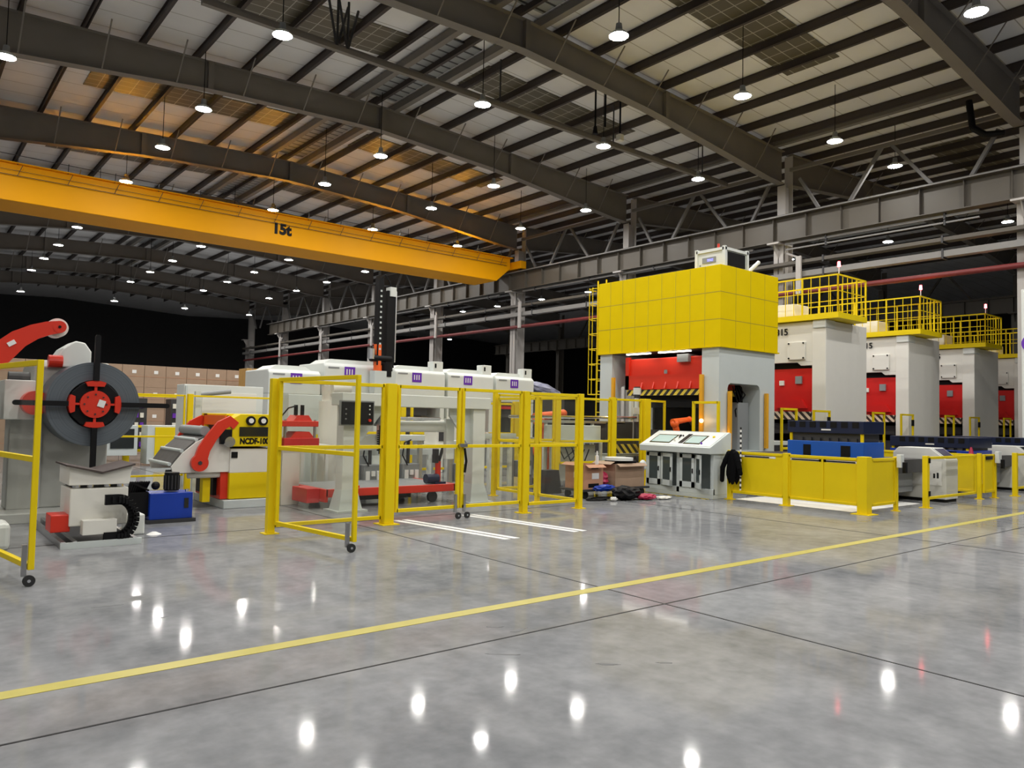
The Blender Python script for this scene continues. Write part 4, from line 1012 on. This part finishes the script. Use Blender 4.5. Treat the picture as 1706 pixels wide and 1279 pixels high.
B().box(13.25, 14.6, 12.45, 12.5, .80, 1.02).build('striped_guard', 'hazard', t)
B().box(13.5, 14.5, 12.9, 13.3, .78, 1.55).build('machine_block', 'dark', t, bevel=.02)
for x in (13.35, 14.5): B().box(x-.03, x+.03, 12.6, 12.66, 0, .72).build('leg', 'lgrey', t)
t = thing('gripper_head', 'dark gripper column with white collar in front of the press window', 'gripper', (14.8, 12.95, 1.6))
B().cyl((14.8, 13.05, 0), (14.8, 13.05, 2.45), .08).build('column', 'dark', t)
B().cyl((14.8, 13.05, 2.25), (14.8, 13.05, 2.42), .10).build('collar', 'white', t)
B().box(14.5, 15.0, 12.88, 12.95, 1.75, 1.92).build('white_block', 'white', t)
B().box(14.42, 14.5, 12.9, 12.98, 1.56, 2.1).build('white_post', 'white', t)
B().box(14.62, 14.70, 12.9, 12.98, 1.56, 2.15).build('white_post', 'white', t)

# robots
def robot(x, y, label, s=1.0, m='orange', flip=1, z0=0.):
    t = thing('industrial_robot', label, 'robot', (x, y, z0))
    def p(a, b_, c): return (x+a*s*flip, y+b_*s, z0+c*s)
    B().cyl(p(0, 0, 0), p(0, 0, .12), .28*s, seg=24).build('base_plate', 'dark', t)
    B().cyl(p(0, 0, .12), p(0, 0, .55), .2*s, .17*s, 24).build('base', m, t, smooth=True)
    B().ball(p(0, 0, .62), .2*s, 20).cyl(p(-.05, -.2, .7), p(-.05, .2, .7), .15*s, seg=20).build('shoulder', m, t, smooth=True)
    B().cyl(p(-.05, -.15, .7), p(-.35, -.15, 1.35), .11*s, .09*s, 16).ball(p(-.35, -.15, 1.35), .13*s, 16).build('upper_arm', m, t, smooth=True)
    B().cyl(p(-.45, -.15, 1.4), p(.35, -.15, 1.5), .10*s, .07*s, 16).ball(p(.35, -.15, 1.5), .09*s, 16).build('forearm', m, t, smooth=True)
    B().cyl(p(.35, -.15, 1.5), p(.5, -.15, 1.35), .06*s, seg=14).build('wrist', 'dark', t)
    return t
robot(12.55, 14.0, 'orange robot arm behind the inner fence left of the big press', 1.15, flip=1)
robot(14.95, 11.85, 'orange-red robot arm in front of the big press opening', .8, flip=1, z0=.45)
tag(B().box(14.7, 15.2, 11.6, 12.1, 0, .45).build('robot_pedestal', 'dark', loc=(14.95, 11.85, 0), bevel=.01), 'dark pedestal under the orange-red robot at the press opening', 'pedestal')

# ------------------------------------------------------------------ row of smaller presses behind
def small_press(i, x, label, zt=2.82, w=1.5):
    y = 18.0
    t = thing('bench_press', label, 'press', (x+w/2, y+.8, 0), 'row of white presses behind the gantry')
    hd = B().prism([(y, 2.05), (y+1.6, 2.05), (y+1.6, zt), (y+.1, zt), (y, zt-.08)], 'x', x, x+w).build('head', 'white', t, bevel=.03)
    B().prism([(x+.1, zt-.002), (x+w-.1, zt-.002), (x+w-.3, zt+.12), (x+.3, zt+.12)], 'y', y+.3, y+1.2).build('crown_cover', 'white', t)
    B().box(x+.55, x+.85, y-.012, y, zt-.34, zt-.08).build('purple_sign', 'purple', t)
    b = B()
    for k in range(3): b.box(x+.6+.075*k, x+.63+.075*k, y-.016, y-.012, zt-.28, zt-.14)
    b.build('sign_lettering', 'paper', t)
    B().box(x+.1, x+.4, y-.01, y, zt-.14, zt-.10).build('nameplate', 'grey', t)
    B().box(x+.2, x+w-.35, y+.1, y+.9, 1.85, 2.06).build('slide', 'slide', t)
    B().box(x+.15, x+w-.3, y+.08, y+.1, 1.95, 2.06).build('slide_gap', 'black', t)
    B().box(x, x+w, y+1.0, y+1.6, 0, 2.05).build('column', 'grey', t, bevel=.02)
    B().box(x, x+.14, y+.02, y+1.0, 0, 2.05).build('side_frame', 'white', t, bevel=.01)
    B().box(x+w-.14, x+w, y+.02, y+1.0, 0, 2.05).build('side_frame', 'white', t, bevel=.01)
    B().box(x+.14, x+w-.14, y+.1, y+1.0, 0, .9).build('bed', 'grey', t)
    B().box(x+.3, x+w-.4, y+.2, y+.8, .9, 1.15).build('lower_tool', 'orange' if i % 2 else 'dark', t)
    B().box(x+.35, x+w-.45, y+.2, y+.8, 1.6, 1.86).build('upper_tool', 'dark', t)
    if i >= 2:
        B().box(x+w-.35, x+w-.02, y+.1, y+.4, zt+.0, zt+.28).build('top_box', 'white', t, bevel=.01)
        B().box(x+w-.3, x+w-.25, y+.09, y+.1, zt+.1, zt+.22).build('lifting_slot', 'black', t)
    return t
small_press(0, 7.1, 'white press with purple sign, above the open gate leaf hinge', 2.66, 1.35)
small_press(1, 8.55, 'tallest white press with purple sign, left of the black lift tower', 2.9, 1.95)
small_press(2, 10.6, 'white press with purple sign just right of the thick fence post', 2.86, 1.65)
small_press(3, 12.35, 'white press with purple sign, fourth along the row', 2.86, 1.65)
small_press(4, 14.1, 'last white press with purple sign, beside the wrapped bundle', 2.84, 1.5)
t = thing('wrapped_bundle', 'crumpled white and dark blue plastic bundle on the end of the press row', 'bundle', (16, 18.8, 2.2))
bm = bmesh.new(); bmesh.ops.create_icosphere(bm, subdivisions=3, radius=1)
for v in bm.verts:
    v.co += Vector([random.uniform(-.08, .08) for _ in range(3)]); v.co = Vector((16.45+v.co.x*.75, 18.6+v.co.y*.5, 2.45+v.co.z*.28 - (v.co.x)*.18))
b = B(); b.bm.free(); b.bm = bm; b.build('wrap', mat('bundle_plastic', (.18, .19, .28), .35, var=.9, scale=4), t)
B().box(15.7, 17.1, 18.2, 19.1, 0, 2.25).build('support_frame', 'dark', t)
# black lift tower
t = thing('lift_tower', 'tall black twin-rail lifting tower with orange wrist above the white presses', 'tower', (10.1, 17.8, 3.0))
b = B().box(9.87, 10.02, 17.7, 17.9, 2.9, 5.22)
b.build('rack_beam', 'black', t)
b = B()
for i in range(12): b.box(9.92, 9.97, 17.69, 17.70, 3.3+.14*i, 3.35+.14*i)
b.build('rack_hole', 'lgrey', t)
B().box(10.14, 10.38, 17.7, 17.95, 2.85, 4.9).build('slide_beam', 'black', t)
B().box(10.38, 10.41, 17.68, 17.76, 3.0, 4.9).build('bright_edge', 'alu', t)
B().box(10.2, 10.38, 17.66, 17.9, 4.75, 5.0).build('top_cap', 'white', t)
B().tube([(9.95, 17.8, 5.2), (10.1, 17.8, 5.32), (10.25, 17.8, 5.15), (10.3, 17.8, 4.95)], .02, 6).build('cable', 'black', t)
B().cyl((9.95, 17.8, 2.75), (9.95, 17.8, 3.45), .11).build('wrist_column', 'orange', t)
B().cyl((9.7, 17.75, 3.08), (10.3, 17.75, 3.08), .09).build('elbow', 'black', t)
B().cyl((9.72, 17.75, 3.05), (9.72, 17.75, 3.32), .10).build('motor', 'alu', t)
B().cyl((10.22, 17.8, 2.6), (10.22, 17.8, 2.95), .16).build('drum', 'black', t)
# extra structure holding the tower
B().box(9.8, 10.4, 17.66, 17.94, 0, 2.75).build('tower_base', 'lgrey', t)

# tall pale cabinets behind
t = thing('electric_cabinet', 'wide cream electric cabinet behind the yellow straightener', 'cabinet', (5.4, 16.3, 0))
B().box(4.58, 6.2, 16.0, 16.5, 0, 2.13).build('body', 'white', t, bevel=.01)
B().box(4.93, 6.05, 15.985, 16.0, .2, 1.98).build('door', 'cream', t, bevel=.005)
B().box(4.60, 4.64, 15.96, 15.995, .1, 2.1).build('edge_profile', 'lgrey', t)
t = thing('boom_lamp', 'grey tubular boom on a pale post behind the straightener', 'boom', (4.85, 15.6, 0))
B().box(4.66, 4.76, 15.5, 15.6, 0, 1.98).build('post', 'lgrey', t)
B().cyl((4.75, 15.55, 1.92), (5.35, 15.55, 2.0), .045).build('boom', 'grey', t)
t = thing('electric_cabinet', 'tall light blue-grey cabinet seen through the open gate leaf', 'cabinet', (7.4, 15.2, 0))
B().box(6.35, 7.25, 15.0, 15.6, 0, 1.98).build('body', 'lgrey', t, bevel=.01)
B().box(7.27, 7.33, 15.0, 15.6, 0, 1.98).build('side_strip', 'grey', t)
t = thing('pillar_robot', 'cream cylindrical robot column behind the gantry left leg', 'robot', (7.2, 14.7, 0))
B().cyl((6.98, 14.4, 0), (6.98, 14.4, 1.85), .22, seg=28).build('column', 'cream', t, smooth=True)
B().cyl((6.98, 14.4, 1.80), (7.0, 14.4, 2.15), .16, .2, 24).cyl((6.9, 14.2, 2.1), (7.3, 14.2, 2.12), .12, seg=20).build('joint', 'cream', t, smooth=True)

# rear fences and cabinets in front of the carton wall
for i, (xa, xb, lb) in enumerate(((3.2, 5.4, 'rear yellow fence bay behind the steel coil'), (5.5, 7.6, 'rear yellow fence bay in front of the cartons'), (7.7, 9.8, 'rear yellow fence bay behind the straightener'))):
    panel(lb, (xa, 24.5), (xb, 24.5), .35, 2.05, (1.1,), fill=False, posts=((xb+.05, 24.5, .16, 2.1),), wd=.07)
for i, (xa, xb, lb) in enumerate(((2.9, 4.4, 'thin yellow rail fence directly behind the coil'), (4.5, 6.6, 'thin yellow rail fence beyond the straightener'))):
    panel(lb, (xa, 15.3), (xb, 15.3), .35, 1.90, (1.1,), fill=False, posts=((xa, 15.3, .10, 1.92),), wd=.035)
t = thing('service_cabinet', 'small yellow and grey service cabinet in front of the rear fence', 'cabinet', (6.2, 23.6, 0))
B().box(5.75, 6.75, 23.4, 24.1, .05, 1.15).build('body', 'lgrey', t, bevel=.01)
B().box(5.95, 6.5, 23.37, 23.4, .2, 1.1).build('door', 'yellow', t)
t = thing('service_cabinet', 'grey framed cabinet with dark window in front of the rear fence', 'cabinet', (5, 23.6, 0))
B().box(4.7, 5.5, 23.4, 24.1, .3, 1.15).build('body', 'lgrey', t, bevel=.01)
B().box(4.8, 5.4, 23.37, 23.4, .5, 1.05).build('window', 'screen', t)
for i, x in enumerate((5.0, 5.9, 7.3)):
    t = thing('parts_rack', ('dark rack of small purple and pale parts, left of the rear fence', 'dark rack of small purple and pale parts at the wide rear post', 'dark rack of small purple and pale parts near the cream cabinet')[i], 'rack', (x, 26, 0))
    B().box(x-.35, x+.35, 25.6, 26.2, .3, 1.95).build('carcass', 'dark', t)
    for r_ in range(5):
        for c_ in range(4): B().box(x-.3+.15*c_, x-.2+.15*c_, 25.56, 25.6, .45+.3*r_, .6+.3*r_).build('bin', 'purple' if (r_+c_) % 2 else 'cream', t)

# wall of cartons
ct = None; CW, CH = .74, .80
for col in range(14):
    for row in range(4):
        off = (col*CW, 0, row*(CH+.003))
        if ct is None:
            ct = thing('carton', 'brown labelled carton, bottom row, first from the left end of the rear carton wall', 'carton', (2.0+.37, 30.4, 0), 'cartons stacked at the rear')
            B().box(2.01, 2.01+CW-.012, 30, 30+CW, 0.0, CH).build('box', 'carton', ct, bevel=.008)
            B().box(2.33, 2.47, 29.992, 30, .5, .62).build('label_sheet', 'paper', ct)
            B().box(2.01, 2.01+CW-.012, 29.994, 30, .385, .40).build('band', 'carton2', ct)
        else: copy_tree(ct, off=off, label='brown labelled carton, %s row, %s from the left end of the rear carton wall' % (['bottom', 'second', 'third', 'top'][row], (['first']+ORD[1:])[col]))
# second, taller darker-yellow carton stack at its right end
ct = None
for col in range(2):
    for row in range(4):
        if ct is None:
            ct = thing('carton', 'orange-brown strapped carton, bottom of its stack, left column at the carton wall end', 'carton', (10.6, 28.3, 0), 'orange-brown cartons at the wall end')
            B().box(10.2, 10.98, 28, 28.8, 0, .8).build('box', mat('cardboard_yellow', (.50, .30, .09), .8, var=.15, scale=6), ct, bevel=.008)
            B().box(10.4, 10.44, 27.992, 28, 0, .8).box(10.7, 10.74, 27.992, 28, 0, .8).build('strap', 'carton', ct)
        else: copy_tree(ct, off=(col*.8, 0, row*.803), label='orange-brown strapped carton, %s of its stack, %s column at the carton wall end' % (['bottom', 'second', 'third', 'top'][row], ['left', 'right'][col]))

# ------------------------------------------------------------------ trolley, open cartons and clutter
t = thing('trolley', 'low dark trolley carrying the open cartons', 'trolley', (11.7, 11.2, 0))
B().box(10.75, 12.75, 10.85, 11.55, .15, .19).build('deck', 'dark', t)
for x in (10.9, 12.6):
    for y in (10.95, 11.45): B().cyl((x, y-.02, .075), (x, y+.02, .075), .075, seg=16).build('wheel', 'rubber', t)
def open_carton(x0, x1, y0, y1, z0, z1, label, m, lab=True):
    t = thing('open_carton', label, 'carton', ((x0+x1)/2, (y0+y1)/2, z0))
    th = .008
    b = B().box(x0, x1, y0, y1, z0, z0+th).box(x0, x1, y0, y0+th, z0+th, z1).box(x0, x1, y1-th, y1, z0+th, z1).box(x0, x0+th, y0+th, y1-th, z0+th, z1).box(x1-th, x1, y0+th, y1-th, z0+th, z1)
    b.build('box', m, t)
    B().box(x0+.02, x1-.02, y0-.12, y0-.005, z1-.03, z1-.022, Matrix.Rotation(.5, 3, 'X')).build('flap', m, t)
    B().box(x0-.14, x0, y0+.02, y1-.02, z1+.01, z1+.018, Matrix.Rotation(-.4, 3, 'Y')).build('flap', m, t)
    if lab:
        B().box(x0-.002, x0, y0+.1, y0+.3, z0+.22, z0+.34).build('label_sheet', 'paper', t)
        B().box(x0+.22, x0+.42, y0-.002, y0, z0+.2, z0+.32).build('label_sheet', 'paper', t)
        B().box(x0+.2, x0+.4, y0-.003, y0, z0+.40, z0+.44).box(x0+.12, x1-.12, y0-.003, y0, z0+.03, z0+.11).build('print_block', 'black', t)
    return t
open_carton(10.82, 11.36, 10.9, 11.45, .192, .68, 'upright brown carton with white label on the trolley', 'carton2')
open_carton(11.75, 12.65, 10.92, 11.5, .192, .68, 'wide open brown carton on the right of the trolley', 'carton', False)
t = thing('plastic_bottle', 'slim white spray bottle standing in the left carton', 'bottle', (11.25, 11.0, .2))
B().cyl((11.28, 11.0, .2), (11.28, 11.0, .86), .035).cyl((11.28, 11.0, .86), (11.28, 11.0, .95), .015).build('bottle', 'paper', t)
tag(B().cyl((12.1, 11.15, .74), (12.1, 11.15, .80), .30, seg=28).build('tape_reel', 'white', loc=(12.1, 11.15, .74)), 'flat white reel lying on top of the wide open carton', 'reel')
tag(B().box(11.9, 12.5, 11.0, 11.4, .58, .74).build('cable_box', 'black', loc=(12.2, 11.2, .58), bevel=.03), 'black box sticking out of the wide open carton', 'box')
tag(B().ball((12.75, 11.05, .62), .10, 14, (1, .7, 1.2)).build('glove_bundle', 'white', loc=(12.7, 11.05, .6)), 'white glove bundle at the right rim of the wide carton', 'gloves')
def crumple(name, c, r, m, label, cat, seed=1, sub=3, parent=None):
    rnd = random.Random(seed); bm = bmesh.new(); bmesh.ops.create_icosphere(bm, subdivisions=sub, radius=1)
    for v in bm.verts:
        d = 1+rnd.uniform(-.16, .16); v.co = Vector((c[0]+v.co.x*r[0]*d, c[1]+v.co.y*r[1]*d, max(c[2]-r[2]*.98, c[2]+v.co.z*r[2]*d)))
    b = B(); b.bm.free(); b.bm = bm
    return tag(b.build(name, m, loc=(c[0], c[1], c[2]-r[2])), label, cat)
crumple('tool_bag', (11.55, 10.45, .14), (.34, .22, .14), 'black', 'black tool bag lying on the floor in front of the trolley', 'bag', 3)
crumple('plastic_bag', (11.25, 10.75, .22), (.30, .10, .07), 'blue', 'blue plastic bag spilling off the trolley front', 'bag', 4)
crumple('work_gloves', (11.95, 10.25, .06), (.22, .16, .06), 'magenta', 'dark red work gloves lying on the floor beside the tool bag', 'gloves', 5)
crumple('cleaning_rag', (12.35, 10.15, .03), (.22, .12, .03), 'cream', 'cream rag on the floor right of the red gloves', 'rag', 6)
crumple('cleaning_rag', (11.15, 10.4, .04), (.08, .06, .04), 'paper', 'small white rag left of the black tool bag', 'rag', 8)
crumple('red_bag', (11.55, 11.2, .36), (.17, .2, .17), 'magenta', 'dark red bag squeezed between the two cartons on the trolley', 'bag', 7)
t = thing('cable_loops', 'black cable looped on the floor beside the trolley wheel', 'cable', (10.9, 10.6, 0))
b = B()
for k in range(2):
    c = (10.9+.15*k, 10.62, .02+.02*k); b.tube([(c[0]+.25*math.cos(i*.45), c[1]+.13*math.sin(i*.45), c[2]) for i in range(15)], .015, 6)
b.build('cable', 'black', t)
# small grey wedge bin behind the return fence
tag(B().prism([(10.75, 0), (11.25, 0), (11.15, .5), (10.78, .5)], 'y', 12.0, 12.25).build('waste_bin', 'dark', loc=(11, 12.1, 0)), 'dark grey tapering bin behind the yellow return fence', 'bin')

# ------------------------------------------------------------------ machinery seen through the gantry and fences
for i, (xa, xb, lb) in enumerate(((8.6, 9.9, 'inner yellow guard frame behind the gantry, left of three'), (10.3, 11.7, 'inner yellow guard frame behind the gantry, middle of three'), (12.1, 13.6, 'inner yellow guard frame behind the gantry, right of three'))):
    panel(lb, (xa, 16.6), (xb, 16.6), .2, 2.0, (1.15,), name='guard_fence', fill=False, posts=((xb+.12, 16.6, .14, 2.05),), wd=.06)
t = thing('guard_rail', 'long yellow guard rail behind the red cart', 'rail', (8, 14.9, 0))
B().box(6.9, 9.6, 14.87, 14.93, 1.08, 1.16).build('rail', 'yellow', t)
for x in (7.4, 9.5): B().box(x-.03, x+.03, 14.87, 14.93, 0, 1.08).build('post', 'yellow', t)
def pillar_unit(x, y, h, label, n=3):
    t = thing('lift_unit', label, 'machine', (x, y, 0), 'lift units behind the gantry')
    for dx in (-.28, .28): B().box(x+dx-.04, x+dx+.04, y-.04, y+.04, 0, h).build('upright', 'alu', t)
    B().box(x-.34, x+.34, y-.1, y+.12, h-.12, h).build('top_beam', 'lgrey', t, bevel=.01)
    B().box(x-.2, x+.2, y-.14, y+.1, .25, .62).build('valve_box', 'grey', t, bevel=.01)
    b = B()
    for k in range(n): b.box(x-.16+.12*k, x-.08+.12*k, y-.17, y-.14, .3+.1*(k % 2), .5)
    b.build('gauge_plate', 'paper', t)
    B().cyl((x, y, .62), (x, y, h-.12), .035, seg=12).build('rod', 'dark', t)
    B().tube([(x-.1, y-.15, .6), (x-.25, y-.2, .8), (x-.2, y-.18, 1.05), (x, y-.1, h-.1)], .014, 6).build('hose', 'black', t)
for i, (x, y, h, lb) in enumerate(((7.35, 13.35, 1.15, 'grey lift unit with hoses seen just right of the thick post'), (8.25, 13.4, 1.2, 'grey lift unit seen beside the gate latch'), (9.3, 13.0, 1.1, 'grey lift unit seen right of the gantry leg'), (11.35, 13.5, 1.15, 'grey lift unit seen behind the left carton'))):
    pillar_unit(x, y, h, lb)
t = thing('support_frame', 'white tubular support frame behind the straightener and open gate leaf', 'frame', (6.3, 13.9, 0))
for x, y in ((6.1, 13.7), (6.6, 13.7), (6.1, 14.3), (6.6, 14.3)): B().box(x-.03, x+.03, y-.03, y+.03, 0, .95).build('leg', 'white', t)
B().box(6.05, 6.65, 13.65, 14.35, .95, 1.0).build('top', 'white', t)
t = thing('stacking_table', 'grey stacking table between the fence and the press row', 'table', (10.6, 15.4, 0))
B().box(9.9, 11.3, 15.1, 15.8, .82, .9).build('top', 'lgrey', t)
for x in (10.0, 11.2):
    for y in (15.2, 15.7): B().box(x-.04, x+.04, y-.04, y+.04, 0, .82).build('leg', 'grey', t)
B().box(10.1, 11.1, 15.2, 15.7, .9, 1.5).build('machine_block', 'cream', t, bevel=.02)
B().box(10.2, 10.6, 15.18, 15.2, 1.0, 1.35).build('dark_opening', 'dark', t)
